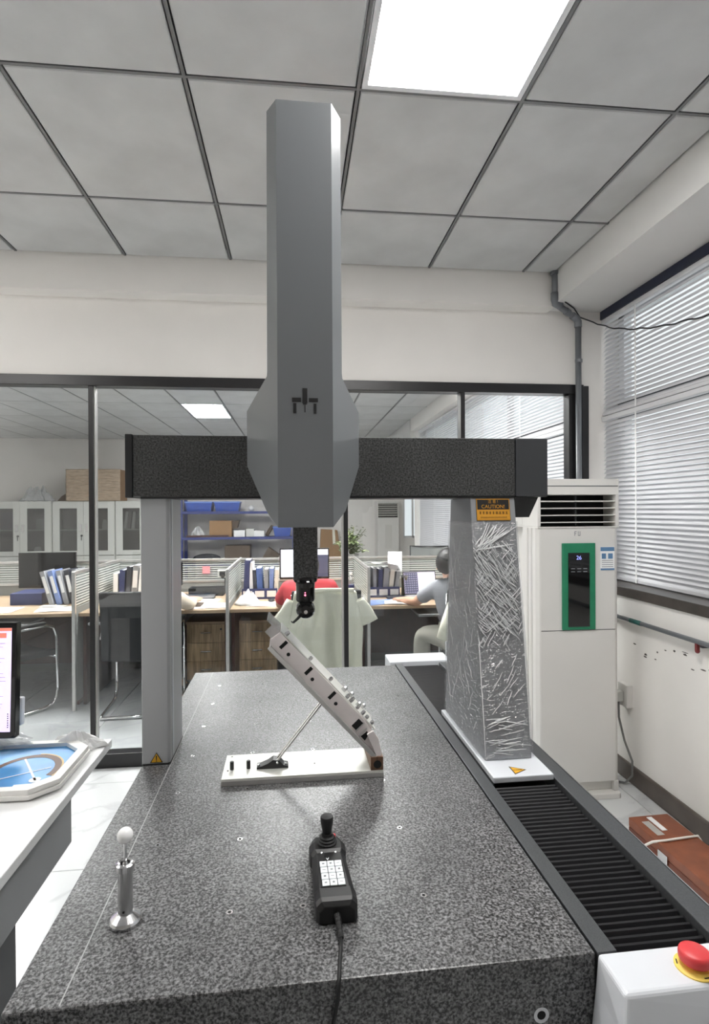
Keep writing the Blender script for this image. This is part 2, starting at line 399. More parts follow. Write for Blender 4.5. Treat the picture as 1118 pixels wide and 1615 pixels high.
# suspended ceiling: dark void, separate tiles, T bars
ce = struct('ceiling', MB().box(OXL, 2.25, YB, 9.2, ZC + 0.06, ZC + 0.2).box(OXL, 3.15, 9.2, OYB + 0.1, ZC + 0.06, ZC + 0.2), 'dark_void')
GX = [-0.37 + 0.606 * k for k in range(-10, 6)]
def ceil_field(xs, ys, skip, lamp):
    cache = {}
    for i in range(len(xs) - 1):
        for j in range(len(ys) - 1):
            wx, wy = xs[i + 1] - xs[i] - 0.022, ys[j + 1] - ys[j] - 0.022
            c = ((xs[i] + xs[i + 1]) / 2, (ys[j] + ys[j + 1]) / 2)
            if wx < 0.03 or skip(*c) or lamp(*c): continue
            k = (round(wx, 3), round(wy, 3))
            if k not in cache:
                h = 0.012; b = 0.004
                cache[k] = MB().loft([[(-wx / 2, -wy / 2, h), (wx / 2, -wy / 2, h), (wx / 2, wy / 2, h), (-wx / 2, wy / 2, h)],
                                      [(-wx / 2, -wy / 2, b), (wx / 2, -wy / 2, b), (wx / 2, wy / 2, b), (-wx / 2, wy / 2, b)],
                                      [(-wx / 2 + b, -wy / 2 + b, 0), (wx / 2 - b, -wy / 2 + b, 0), (wx / 2 - b, wy / 2 - b, 0), (-wx / 2 + b, wy / 2 - b, 0)]]).mesh('ceiling_tile', 'ceiling_tile')
            link('ceiling_tile', cache[k], ce, (c[0], c[1], ZC))
    for x in xs[1:-1]:
        link('grid_bar', MB().box(x - 0.006, x + 0.006, ys[0], ys[-1], ZC + 0.001, ZC + 0.02).mesh('grid_bar', 'grid_metal'), ce)
    for y in ys[1:-1]:
        link('grid_bar', MB().box(xs[0], xs[-1], y - 0.006, y + 0.006, ZC + 0.0015, ZC + 0.02).mesh('grid_bar', 'grid_metal'), ce)
LAMPS = [(0.539, 1.4), (-2.491, 1.4)]  # second panel is out of view, added to light the left desk
LAMPS_O = [(GX[9] - 0.303, 8.65), (GX[5] + 0.303, 6.25), (GX[7] + 0.303, 5.05), (GX[10] + 0.303, 5.05), (GX[12] - 0.303, 5.05)]  # only the first is visible; the rest are added, unseen, to brighten the office
near = lambda ls: (lambda x, y: any(abs(x - a) < 0.25 and abs(y - b) < 0.5 for a, b in ls))
ceil_field([XL] + [x for x in GX if XL + 0.1 < x < 1.6] + [1.655], [YB, -1.6, -0.4, 0.8, 2.0, 2.81, 3.43], lambda x, y: False, near(LAMPS))
ceil_field([OXL] + [x for x in GX if OXL + 0.1 < x < 1.9] + [1.93], [YG + 0.12, 4.45, 5.65, 6.85, 8.05, 9.25, 10.45, 11.65, OYB], lambda x, y: False, near(LAMPS_O))
def lamp(x, y, label, m, grp):
    t = Thing('ceiling_light', label, 'light', (x, y, ZC - 0.004), group=grp)
    z = ZC - 0.004
    fr = MB()
    for a in ((x - 0.292, x - 0.272, y - 0.588, y + 0.588), (x + 0.272, x + 0.292, y - 0.588, y + 0.588), (x - 0.272, x + 0.272, y - 0.588, y - 0.568), (x - 0.272, x + 0.272, y + 0.568, y + 0.588)):
        fr.box(a[0], a[1], a[2], a[3], z, z + 0.02)
    t.part('frame', fr, 'lamp_frame'); t.part('diffuser', MB().box(x - 0.272, x + 0.272, y - 0.568, y + 0.568, z + 0.003, z + 0.012), m)
for (x, y), lb in zip(LAMPS, ['large bright ceiling light panel above the machine', 'added unseen ceiling light panel far left in the machine room', 'ceiling light panel behind the camera on the right', 'ceiling light panel behind the camera on the left']):
    lamp(x, y, lb, 'light_panel', 'ceiling light panels of the machine room')
for (x, y), lb in zip(LAMPS_O, ['bright rectangular ceiling light seen through the glass left of the column', 'added unseen office ceiling light above the far left desk', 'added unseen office ceiling light above the second desk from the left', 'added unseen office ceiling light above the person in red', 'added unseen office ceiling light near the office window']):
    lamp(x, y, lb, 'light_panel_office', 'ceiling light panels of the office')
# glazed partition
wg = Thing('wall_glass', 'black framed glass partition between machine room and office', None, (0, YG, 0), kind='structure')
wg.part('header', MB().box(XL, 1.905, YG - 0.015, YG + 0.075, 2.31, 2.372), 'black_frame', bevel=0.003)
wg.part('bottom_rail', MB().box(XL, 1.905, YG - 0.01, YG + 0.07, 0.0, 0.085), 'black_frame', bevel=0.003)
MULL = [XL + 0.03, -2.77, -1.215, 0.325, 1.087, 1.855]
for i, x in enumerate(MULL):
    hw = 0.05 if x > 1.8 else 0.014
    wg.part('mullion', MB().box(x - hw, x + hw, YG - 0.008, YG + 0.07, 0.085, 2.31), 'black_frame', bevel=0.002)
    if i in (1, 2, 3):
        wg.part('channel_edge', MB().box(x + (-0.026 if i == 3 else 0.0142), x + (-0.0142 if i == 3 else 0.020), YG + 0.005, YG + 0.05, 0.085, 2.31), 'aluminium')
for a, b in zip(MULL[:-1], MULL[1:]):
    wg.part('glass_pane', MB().box(a + 0.02, b - 0.02, YG + 0.025, YG + 0.035, 0.08, 2.315), 'partition_glass')
wg.part('end_board', MB().box(1.885, 1.93, YG - 0.03, YG - 0.002, 0.1, 2.36), 'black_frame')
# windows with blinds
def slat_mesh(L):
    pr = []
    wd = 0.034; tilt = R(52); k = 4
    for q in range(k + 1):
        s = (q / k - 0.5) * wd; bow = 0.0025 * (1 - (2 * q / k - 1) ** 2)
        pr.append((s * math.cos(tilt) + bow * math.sin(tilt), s * math.sin(tilt) - bow * math.cos(tilt)))
    rings = [[(p[0], y, p[1]) for p in pr] + [(p[0] + 0.0006, y, p[1] - 0.0006) for p in reversed(pr)] for y in (-L / 2, L / 2)]
    return MB().loft(rings).mesh('slat', 'slat_white', smooth=False)
def window(name, x, y0, y1, z0, z1, mulls, trans):
    t = Thing(name, None, None, (x + 0.15, (y0 + y1) / 2, z0), kind='structure')
    fr = MB().box(x + 0.10, x + 0.15, y0, y1, z0, z0 + 0.05).box(x + 0.10, x + 0.15, y0, y1, z1 - 0.05, z1)
    for ym in mulls: fr.box(x + 0.10, x + 0.15, ym - 0.03, ym + 0.03, z0, z1)
    t.part('window_frame', fr, 'lamp_frame')
    t.part('transom', MB().box(x + 0.09, x + 0.16, y0, y1, trans - 0.05, trans + 0.05), 'charcoal')
    ys = sorted(mulls)
    for a, b in zip(ys[:-1], ys[1:]):
        t.part('glass_pane', MB().box(x + 0.122, x + 0.128, a + 0.03, b - 0.03, z0 + 0.05, z1 - 0.05), 'window_glass')
    return t
window('window_1', 2.06, -0.4, 3.55, 1.10, 2.855, [-0.37, 0.9, 2.2, 3.52], 2.2)
window('window_2', 2.06, 3.67, 9.1, 0.88, 2.855, [3.70, 5.5, 7.3, 9.07], 2.2)
struct('trim_4', MB().box(XR - 0.012, 2.25, -0.4, YG - 0.001, 1.045, 1.10), 'sill_stone', bevel=0.004)
struct('trim_5', MB().box(XR - 0.012, 2.25, YG + 0.13, 9.1, 0.88, 0.92), 'sill_stone')
def blind(label, x, y0, y1, z0, z1, pitch, strings, head, top):
    t = Thing('venetian_blind', label, 'blind', (x, (y0 + y1) / 2, z0), group='white venetian blinds')
    yc = (y0 + y1) / 2; n = int((z1 - z0 - 0.05) / pitch)
    sm = slat_mesh(y1 - y0 - 0.01)
    for k in range(n):
        link('slat', sm, t.root, (0, 0, 0.035 + k * pitch))
    t.part('bottom_rail', MB().box(x - 0.014, x + 0.014, y0, y1, z0, z0 + 0.02), 'slat_white', bevel=0.003)
    t.part('head_rail', MB().box(x - 0.02, x + 0.02, y0, y1, z1 - 0.03, z1), 'slat_white', bevel=0.003)
    if head: t.part('pelmet_strip', MB().box(x - 0.028, x + 0.02, y0, y1, z1 + 0.001, top), head)
    for ys in strings:
        t.part('ladder_tape', MB().box(x - 0.019, x - 0.017, ys - 0.006, ys + 0.006, z0, z1), 'string')
blind('upper white venetian blind on the window beside the machine', 2.05, -0.38, 3.54, 2.165, 2.80, 0.0285, (3.17, 1.9, 0.6), 'navy_rail', 2.854)
blind('lower white venetian blind on the window behind the air conditioner', 2.05, -0.38, 3.54, 1.105, 2.16, 0.0285, (3.17, 1.9, 0.6), None, 0)
blind('upper white venetian blind in the office, seen through the glass', 2.05, 3.70, 9.08, 2.165, 2.85, 0.0285, (4.9, 6.6, 8.0), None, 0)
blind('lower white venetian blind in the office beyond the wrapped machine leg', 2.05, 3.70, 9.08, 0.93, 2.16, 0.0285, (4.9, 6.6, 8.0), None, 0)
t = Thing('window_3', None, None, (2.58, OYB, 0.95), kind='structure')
fr = MB()
for a, b in ((2.36, 2.40), (2.56, 2.60), (2.76, 2.80)): fr.box(a, b, OYB + 0.02, OYB + 0.07, 0.95, 2.3)
fr.box(2.36, 2.80, OYB + 0.02, OYB + 0.07, 0.95, 0.99).box(2.36, 2.80, OYB + 0.02, OYB + 0.07, 2.26, 2.30)
t.part('window_frame', fr, 'lamp_frame')
for a, b in ((2.40, 2.56), (2.60, 2.76)): t.part('glass_pane', MB().box(a, b, OYB + 0.04, OYB + 0.046, 0.99, 2.26), 'window_glass')
# flaked paint on the wall under the window
fk = MB()
random.seed(11)
for k in range(26):
    y = 2.98 - k * 0.028 + random.uniform(-0.02, 0.02); z = 0.79 - 0.03 * math.sin(k * 0.4) + random.uniform(-0.02, 0.02) + (0.02 if k > 12 else 0)
    if random.random() < 0.35: continue
    L, h = random.uniform(0.006, 0.024), random.uniform(0.002, 0.006); pts = []
    for q in range(7):
        a = 2 * math.pi * q / 7; pts.append((y + L * math.cos(a) * random.uniform(0.6, 1.2), z + h * math.sin(a) * random.uniform(0.6, 1.3)))
    fk.prism(pts, 'x', XR - 0.0012, XR - 0.0002)
struct('paint_flake', fk, 'stain', parent=bpy.data.objects['wall_right'])

# ================================================================== the coordinate measuring machine (machine frame)
M = Thing('coordinate_measuring_machine', 'tall bridge measuring machine with grey column on a speckled granite table', 'machine', (0.16, 1.6, 0), 'm')
GXa, GXb, GYa, GYb, GZ = -0.402, 0.478, 0.836, 2.505, 0.85
tb = M.part('granite_table', MB().box(GXa, GXb, GYa, GYb, GZ - 0.17, GZ), 'granite_table', bevel=0.003)
st = MB()
for a in (-0.34, 0.30):
    for b in (0.95, 2.28): st.box(a, a + 0.11, b, b + 0.11, 0.0, GZ - 0.17)
st.box(-0.30, 0.38, 0.98, 1.03, 0.45, 0.55).box(-0.30, 0.38, 2.31, 2.36, 0.45, 0.55).box(-0.31, -0.26, 1.0, 2.33, 0.45, 0.55).box(0.33, 0.38, 1.0, 2.33, 0.45, 0.55)
M.part('stand', st, 'charcoal')
M.part('scribed_line', MB().box(-0.3265, -0.3245, GYa + 0.004, GYb - 0.004, GZ - 0.001, GZ + 0.0003), 'scribe', tb)
ring = MB()
ring.lathe([(0.0030, -0.004), (0.0030, 0.0006), (0.0062, 0.0006), (0.0062, -0.004)], n=14)
ring_me = ring.mesh('threaded_insert', 'steel', smooth=False)
hole_me = MB().lathe([(0.003, -0.003), (0.003, 0.0003)], n=12).mesh('hole', 'dark_void')
rel = lambda x, y, z: (x - M.org[0], y - M.org[1], z - M.org[2])
for y in (1.0, 1.22, 1.44, 1.653, 1.875, 2.09, 2.305):
    for x in (-0.275, -0.105, 0.069, 0.241, 0.410):
        if y == 1.0 and x == 0.069: x = 0.023
        if y == 1.0 and x == -0.275: continue
        if y == 1.22 and x == 0.069: continue
        link('threaded_insert', ring_me, tb, rel(x, y, GZ)); link('hole', hole_me, tb, rel(x, y, GZ))
bi = MB().lathe([(0.007, 0.004), (0.007, -0.0008), (0.0125, -0.0008), (0.0125, 0.004)], (0.388, GYa, 0.762), 16, 'y')
M.part('threaded_insert', bi, 'steel', tb); M.part('hole', MB().lathe([(0.007, 0.003), (0.007, -0.0004)], (0.388, GYa, 0.762), 12, 'y'), 'dark_void', tb)
# side guide with bellows
M.part('guide_strip', MB().box(0.4815, 0.514, GYa, 2.525, 0.70, GZ + 0.0005), 'rail_dark', bevel=0.001)
M.part('guide_frame', MB().box(0.686, 0.731, GYa, 2.525, 0.70, GZ + 0.001), 'rail_dark', bevel=0.002)
M.part('frame_edge', MB().box(0.7312, 0.7335, GYa, 2.525, 0.70, GZ + 0.0015), 'steel')
M.part('guide_bed', MB().box(0.5145, 0.6855, GYa, 2.525, 0.70, 0.812), 'black_matt')
def bellows(y0, y1, pitch=0.0155):
    n = int((y1 - y0) / pitch); rows = []
    for k in range(n):
        y = y0 + (y1 - y0) * k / n; p = (y1 - y0) / n
        for f, z in ((0.0, 0.816), (0.42, 0.836), (0.58, 0.838), (0.74, 0.836)):
            rows.append([(0.517, y + f * p, z), (0.683, y + f * p, z), (0.683, y + f * p, 0.813), (0.517, y + f * p, 0.813)])
    rows.append([(0.517, y1, 0.816), (0.683, y1, 0.816), (0.683, y1, 0.813), (0.517, y1, 0.813)])
    return MB().loft(rows)
M.part('bellows', bellows(GYa + 0.002, 1.392), 'bellows', label='black pleated bellows in front of the bridge leg')
M.part('bellows', bellows(1.89, 2.53), 'bellows', label='black pleated bellows behind the bridge leg')
M.part('rear_cover', MB().prism([(2.528, 0.70), (2.528, 0.858), (2.655, 0.862), (2.68, 0.70)], 'x', 0.458, 0.742), 'machine_white', bevel=0.004)
cv = MB().loft([[(0.452, 0.835, 0.60), (0.79, 0.835, 0.60), (0.79, 0.675, 0.60), (0.430, 0.675, 0.60)],
                [(0.476, 0.835, 0.80), (0.77, 0.835, 0.80), (0.77, 0.742, 0.80), (0.468, 0.742, 0.80)],
                [(0.480, 0.835, GZ + 0.001), (0.765, 0.835, GZ + 0.001), (0.762, 0.760, GZ + 0.001), (0.479, 0.757, GZ + 0.001)]])
fc = M.part('front_cover', cv, 'machine_white', bevel=0.006, seg=3)
EX, EY = 0.612, 0.790
es = M.part('emergency_stop', MB().lathe([(0.004, 0.013), (0.014, 0.012), (0.0135, 0.002), (0.004, 0.0015)][::-1], (EX, EY, GZ), 24), 'yellow_ring', fc)
M.part('stop_collar', MB().lathe([(0.0285, 0.001), (0.0285, 0.003), (0.020, 0.0055), (0.001, 0.0055)], (EX, EY, GZ), 28), 'yellow_ring', fc, smooth=False)
M.part('stop_button', MB().lathe([(0.012, 0.010), (0.0215, 0.0115), (0.0228, 0.015), (0.0228, 0.022), (0.0215, 0.0255), (0.0185, 0.0275), (0.001, 0.0282)], (EX, EY, GZ), 28), 'red_button', fc, smooth=True)
for k in range(3):
    a = k * 2.1 - 1.5
    M.part('collar_mark', MB().box(-0.005, 0.005, -0.0009, 0.0009, 0, 0.0003, Matrix.Translation((EX + 0.0245 * math.cos(a), EY + 0.0245 * math.sin(a), GZ + 0.0043)) @ Matrix.Rotation(a + math.pi / 2, 4, 'Z')), 'black_matt', fc)
# left leg
def tri(c, s, place, d0, d1):
    return [place(c[0] - s / 2, c[1], d) for d in (d0,)]
def warn(name_parent, pA, pB, pC, nrm):
    """yellow triangle with black border and exclamation mark, three corners given"""
    A, B, C = Vector(pA), Vector(pB), Vector(pC); n = Vector(nrm); ctr = (A + B + C) / 3
    def tri_(sc, off, th):
        P = [ctr + (p - ctr) * sc for p in (A, B, C)]
        return MB().loft([[tuple(p + n * off) for p in P], [tuple(p + n * (off + th)) for p in P]])
    s = M.part('warning_sticker', tri_(1.0, 0.0002, 0.0004), 'black_matt', name_parent)
    M.part('sticker_face', tri_(0.82, 0.0007, 0.0002), 'yellow', name_parent)
    h = (C - (A + B) / 2); wv = (B - A)
    mk = MB(); q = lambda a, b: tuple(ctr + wv * a + h * b + n * 0.0011)
    mk.add([q(-0.05, 0.36), q(0.05, 0.36), q(0.025, -0.10), q(-0.025, -0.10)], [(0, 1, 2, 3)])
    mk.add([q(-0.035, -0.14), q(0.035, -0.14), q(0.035, -0.22), q(-0.035, -0.22)], [(0, 1, 2, 3)])
    M.part('sticker_mark', mk, 'black_matt', name_parent)
ll = M.part('left_leg', MB().prism([(-0.403, 1.61), (-0.334, 1.61), (-0.3275, 1.618), (-0.3275, 1.79), (-0.403, 1.79)], 'z', GZ + 0.002, 1.587), 'machine_grey', bevel=0.002)
warn(ll, (-0.3815, 1.6098, 0.8555), (-0.347, 1.6098, 0.8555), (-0.3643, 1.6098, 0.884), (0, -1, 0))
M.part('leg_seal', MB().box(-0.405, -0.326, 1.606, 1.80, GZ + 0.0003, GZ + 0.002), 'rubber')
M.part('corner_moulding', MB().box(-0.3285, -0.3255, 1.64, 1.655, GZ + 0.01, 1.585), 'machine_white', ll)
# bridge
M.part('bridge_beam', MB().box(-0.42, 0.669, 1.60, 1.79, 1.591, 1.76), 'granite_beam', bevel=0.002)
M.part('beam_end_plate', MB().box(-0.44, -0.4205, 1.597, 1.793, 1.588, 1.762), 'black_satin', bevel=0.002)
M.part('beam_end_cover', MB().box(0.6705, 0.769, 1.596, 1.80, 1.588, 1.761), 'charcoal', bevel=0.003)
M.part('beam_underside', MB().box(-0.40, 0.668, 1.602, 1.788, 1.585, 1.591), 'black_satin')
M.part('cover_bracket', MB().prism([(0.672, 1.587), (0.745, 1.587), (0.716, 1.527), (0.672, 1.527)], 'y', 1.61, 1.78), 'black_satin')
# right leg with base plate, film and caution label
bp_ = M.part('leg_base_plate', MB().box(0.521, 0.684, 1.392, 1.892, 0.846, 0.862), 'machine_white', bevel=0.003)
M.part('base_skirt', MB().box(0.519, 0.5225, 1.392, 1.892, 0.80, 0.845), 'black_satin', bp_)
warn(bp_, (0.583, 1.402, 0.862), (0.583, 1.447, 0.862), (0.622, 1.424, 0.862), (0, 0, 1))
LEG = [[(0.533, 1.488, 0.862), (0.667, 1.488, 0.862), (0.667, 1.880, 0.862), (0.533, 1.880, 0.862)],
       [(0.533, 1.592, 1.50), (0.669, 1.592, 1.50), (0.669, 1.815, 1.50), (0.533, 1.815, 1.50)],
       [(0.533, 1.605, 1.586), (0.669, 1.605, 1.586), (0.669, 1.805, 1.586), (0.533, 1.805, 1.586)]]
rl = M.part('right_leg', MB().loft(LEG), 'leg_grey', bevel=0.003)
def film():
    mb = MB(); nv = 70; per = []
    def ringpts(z):
        t = (z - 0.868) / (1.50 - 0.868); yf = 1.488 + (1.592 - 1.488) * t; yb = 1.880 + (1.815 - 1.880) * t
        return [(0.531, yb), (0.531, yf), (0.670, yf), (0.670, yb)]
    for j in range(nv + 1):
        z = 0.866 + (1.515 - 0.866) * j / nv; P = ringpts(z); ring_ = []
        segs = [(0, 1, 24), (1, 2, 26), (2, 3, 10), (3, 0, 8)]
        for a, b, k in segs:
            for q in range(k):
                u = q / k; x = P[a][0] + (P[b][0] - P[a][0]) * u; y = P[a][1] + (P[b][1] - P[a][1]) * u
                nx, ny = [(-1, 0), (0, -1), (1, 0), (0, 1)][segs.index((a, b, k))]
                cr = abs(nz(x * 34 + z * 26, y * 20 + z * 12, 1.3)) + 0.6 * abs(nz(x * 70 - z * 60, y * 40 + z * 30, 7.1))
                d = 0.0022 + 0.010 * max(0, 0.35 - cr) * (0.4 + 0.6 * math.sin(math.pi * u))
                ring_.append((x + nx * d, y + ny * d, z + 0.0015 * nz(x * 50, y * 50, z * 5)))
        per.append(ring_)
    return mb.loft(per, caps=False)
M.part('plastic_film', film(), 'film', rl, smooth=True, label='crinkled clear plastic film wrapped round the leg')
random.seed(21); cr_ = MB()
def crease_glint(face, u0, z0, u1, z1, r):
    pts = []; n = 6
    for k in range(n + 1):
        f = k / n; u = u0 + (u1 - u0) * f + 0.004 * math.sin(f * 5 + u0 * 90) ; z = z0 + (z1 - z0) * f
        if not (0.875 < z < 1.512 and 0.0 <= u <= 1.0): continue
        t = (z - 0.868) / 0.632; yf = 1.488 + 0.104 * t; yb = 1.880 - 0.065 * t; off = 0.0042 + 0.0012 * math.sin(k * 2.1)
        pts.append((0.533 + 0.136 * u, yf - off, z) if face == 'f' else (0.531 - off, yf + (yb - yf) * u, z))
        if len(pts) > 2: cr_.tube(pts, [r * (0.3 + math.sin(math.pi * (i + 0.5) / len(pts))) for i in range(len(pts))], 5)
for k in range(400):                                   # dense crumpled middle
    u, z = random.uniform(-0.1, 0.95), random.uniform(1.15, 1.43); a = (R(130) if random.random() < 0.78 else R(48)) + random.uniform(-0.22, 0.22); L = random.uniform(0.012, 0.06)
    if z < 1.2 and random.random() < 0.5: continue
    crease_glint('f', u, z, u + L * math.cos(a) / 0.136, z + L * math.sin(a), random.uniform(0.0003, 0.0010))
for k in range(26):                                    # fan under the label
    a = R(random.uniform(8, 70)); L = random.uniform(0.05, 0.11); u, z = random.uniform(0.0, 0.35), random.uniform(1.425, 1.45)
    crease_glint('f', u, z, u + L * math.cos(a) / 0.136, z + L * math.sin(a), random.uniform(0.0006, 0.0013))
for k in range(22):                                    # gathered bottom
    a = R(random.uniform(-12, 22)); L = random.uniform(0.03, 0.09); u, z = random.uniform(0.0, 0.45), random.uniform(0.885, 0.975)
    crease_glint('f', u, z, u + L * math.cos(a) / 0.136, z + L * math.sin(a), random.uniform(0.0006, 0.0014))
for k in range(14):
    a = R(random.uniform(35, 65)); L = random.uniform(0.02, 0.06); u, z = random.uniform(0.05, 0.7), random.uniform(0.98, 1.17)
    crease_glint('f', u, z, u + L * math.cos(a) / 0.136, z + L * math.sin(a), random.uniform(0.0005, 0.0010))
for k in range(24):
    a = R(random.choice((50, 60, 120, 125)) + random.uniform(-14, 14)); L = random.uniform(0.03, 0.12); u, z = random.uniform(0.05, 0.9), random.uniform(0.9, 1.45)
    crease_glint('s', u, z, u + L * math.cos(a) / 0.3, z + L * math.sin(a), random.uniform(0.0003, 0.0007))
for u in (0.0, 1.0): crease_glint('f', u, 0.88, u, 1.50, 0.0009)
M.part('film_crease_glints', cr_, 'film_crease_glint', rl, smooth=True)  # raised folds coloured white in place of lamp and window reflections
LX0, LX1, LZ0, LZ1 = 0.549, 0.652, 1.518, 1.583
def lp(z): return 1.592 + (z - 1.50) / 0.086 * 0.013 - 0.0012
cl = M.part('caution_label', MB().loft([[(LX0, lp(LZ0), LZ0), (LX1, lp(LZ0), LZ0), (LX1, lp(LZ1), LZ1), (LX0, lp(LZ1), LZ1)],
                                       [(LX0, lp(LZ0) - 0.0006, LZ0), (LX1, lp(LZ0) - 0.0006, LZ0), (LX1, lp(LZ1) - 0.0006, LZ1), (LX0, lp(LZ1) - 0.0006, LZ1)]]), 'black_matt', rl)
def lq(x0, x1, z0, z1, off=0.0012):
    return MB().add([(x0, lp(z0) - off, z0), (x1, lp(z0) - off, z0), (x1, lp(z1) - off, z1), (x0, lp(z1) - off, z1)], [(0, 1, 2, 3)])
M.part('label_field', lq(LX0 + 0.003, LX1 - 0.003, LZ0 + 0.003, 1.550), 'orange_label', rl)
M.part('label_border', lq(LX0 + 0.001, LX1 - 0.001, LZ0 + 0.001, LZ1 - 0.001, 0.0008), 'orange_label', rl)
M.part('label_heading', lq(LX0 + 0.003, LX1 - 0.003, 1.5505, LZ1 - 0.003, 0.001), 'black_matt', rl)
tx = text_mb('CAUTION!', 0.0150, lambda a, b: (0.6005 + a, lp(1.559 + b) - 0.0016, 1.559 + b))
text_mb('注 意 !', 0.0110, lambda a, b: (0.6005 + a, lp(1.5735 + b) - 0.0016, 1.5735 + b), tx)
M.part('label_lettering', tx, 'orange_label', rl)
tx = MB(); random.seed(4)                               # two lines too small to read in the photograph
for zc_, n_, hw_, hh_ in ((1.541, 9, 0.0040, 0.0038), (1.5275, 19, 0.0017, 0.0022)):
    for k in range(n_):
        xq = 0.6005 + (k - (n_ - 1) / 2) * hw_ * 2.5
        for q in range(3):
            zq = zc_ + (q - 1) * hh_ * 0.8; w1 = hw_ * random.uniform(0.5, 1.0)
            tx.add([(xq - w1, lp(zq) - 0.0016, zq - hh_ * 0.16), (xq + w1, lp(zq) - 0.0016, zq - hh_ * 0.16), (xq + w1, lp(zq) - 0.0016, zq + hh_ * 0.16), (xq - w1, lp(zq) - 0.0016, zq + hh_ * 0.16)], [(0, 1, 2, 3)])
        tx.add([(xq - hw_ * 0.15, lp(zc_) - 0.0016, zc_ - hh_), (xq + hw_ * 0.15, lp(zc_) - 0.0016, zc_ - hh_), (xq + hw_ * 0.15, lp(zc_) - 0.0016, zc_ + hh_), (xq - hw_ * 0.15, lp(zc_) - 0.0016, zc_ + hh_)], [(0, 1, 2, 3)])
M.part('label_lettering', tx, 'black_matt', rl)
# column and carriage cover
kR, kL = 0.161 / 0.085, 0.161 / 0.0855
lv = [(2.562, 2.562, -0.048, 0.1405), (1.905, 1.905, -0.050, 0.1410), (1.893, 1.893, -0.051, 0.1425), (1.822, 1.822, -0.109, 0.198),
      (1.672, 1.672, -0.109, 0.198), (1.509, 1.550, -0.054, 0.1515), (1.5085, 1.538, -0.046, 0.141)]
rings = []
for zf, zw, wl, wr_ in lv:
    fl_, fr_ = -0.0235, 0.113; yl = 1.399 + (fl_ - wl) * kL; yr = 1.399 + (wr_ - fr_) * kR
    rings.append([(wl, 1.598, zw), (wl, yl + 0.006, zw), (wl, yl, zw), (fl_, 1.399, zf), (fr_, 1.399, zf), (wr_, yr, zw), (wr_, yr + 0.006, zw), (wr_, 1.598, zw)])
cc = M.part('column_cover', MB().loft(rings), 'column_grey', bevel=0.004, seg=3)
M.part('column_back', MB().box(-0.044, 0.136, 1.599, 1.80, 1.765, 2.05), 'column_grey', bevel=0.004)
lg = MB(); s_ = 5.08
def lb(x0, x1, y0, y1):          # emblem measured on the cover face
    f = lambda u: -0.0290 + (u - 277) / (730 - 277) * 0.142; g = lambda v: 1.8530 - (v - 178) / (382 - 178) * 0.0625
    lg.box(f(x0), f(x1), 1.3978, 1.3989, g(y1), g(y0))
lb(490, 528, 178, 300); lb(495, 523, 300, 311); lb(408, 478, 255, 290); lb(540, 612, 257, 289); lb(418, 442, 300, 382); lb(577, 600, 302, 384); lb(506, 513, 312, 372)
M.part('emblem', lg, 'black_matt', cc, label='black machine-shaped emblem')
# quill and probe head
M.part('quill', MB().box(0.0135, 0.0755, 1.442, 1.502, 1.378, 1.60), 'granite_beam', bevel=0.002)
ph = M.part('probe_head', MB().lathe([(0.031, 1.379), (0.032, 1.372), (0.030, 1.366), (0.0255, 1.363), (0.0245, 1.352), (0.0245, 1.319), (0.022, 1.314)][::-1], (0.0445, 1.472, 0), 24), 'gloss_black', bevel=0.001)
M.part('collar_label', MB().box(0.047, 0.0535, 1.4400, 1.4412, 1.3675, 1.3700), 'led_white', ph)
M.part('status_light', MB().ball((0.0432, 1.4475, 1.3335), 0.0026, 0.001, 0.0026, 12, 6), 'led_pink', ph)
M.part('status_light', MB().ball((0.0432, 1.4475, 1.3395), 0.0018, 0.001, 0.0018, 12, 6), 'led_pink', ph)
pk = M.part('probe_knuckle', MB().lathe([(0.012, -0.023), (0.021, -0.019), (0.0245, -0.008), (0.0245, 0.008), (0.021, 0.019), (0.012, 0.023)], (0.0445, 1.472, 1.2945), 24, 'y'), 'gloss_black', smooth=False)
M.part('pivot_cap', MB().lathe([(0.005, -0.0245), (0.005, -0.0225)], (0.0445, 1.472, 1.290), 12, 'y'), 'steel', pk)
M.part('stylus', MB().tube([(0.034, 1.466, 1.281), (0.022, 1.460, 1.270), (0.012, 1.456, 1.262)], [0.0042, 0.0036, 0.0030], 10), 'black_matt', pk)
M.part('stylus_tip', MB().tube([(0.012, 1.456, 1.262), (0.007, 1.455, 1.266)], [0.0018, 0.0014], 8), 'black_matt', pk)

# ================================================================== things on the granite
# calibration sphere
S = Thing('calibration_sphere', 'white ceramic calibration ball on a steel post, near left on the granite', 'calibration ball', (-0.279, 1.0, GZ), 'm')
c0 = (-0.279, 1.0, 0)
S.part('base', MB().lathe([(0.0255, GZ + 0.0005), (0.0265, GZ + 0.005), (0.024, GZ + 0.009), (0.0135, GZ + 0.017), (0.002, GZ + 0.017)], c0, 32), 'steel', smooth=False)
S.part('post', MB().lathe([(0.0122, GZ + 0.017), (0.0122, GZ + 0.0885), (0.002, GZ + 0.0885)], c0, 28), 'steel', smooth=False)
S.part('cap', MB().lathe([(0.0085, GZ + 0.092), (0.0085, GZ + 0.101), (0.012, GZ + 0.102), (0.0155, GZ + 0.100), (0.0155, GZ + 0.090), (0.0125, GZ + 0.088), (0.003, GZ + 0.088)], c0, 28), 'steel', smooth=False)
S.part('stem', MB().lathe([(0.0065, GZ + 0.092), (0.006, GZ + 0.098), (0.0026, GZ + 0.103), (0.0024, GZ + 0.140)], c0, 14), 'steel')
S.part('ball', MB().ball((c0[0], c0[1], GZ + 0.1475), 0.0132, nu=28, nv=18), 'ceramic', smooth=True)
S.part('set_screw', MB().lathe([(0.002, -0.013), (0.002, -0.0118)], (c0[0], c0[1], GZ + 0.024), 10, 'y'), 'dark_void')
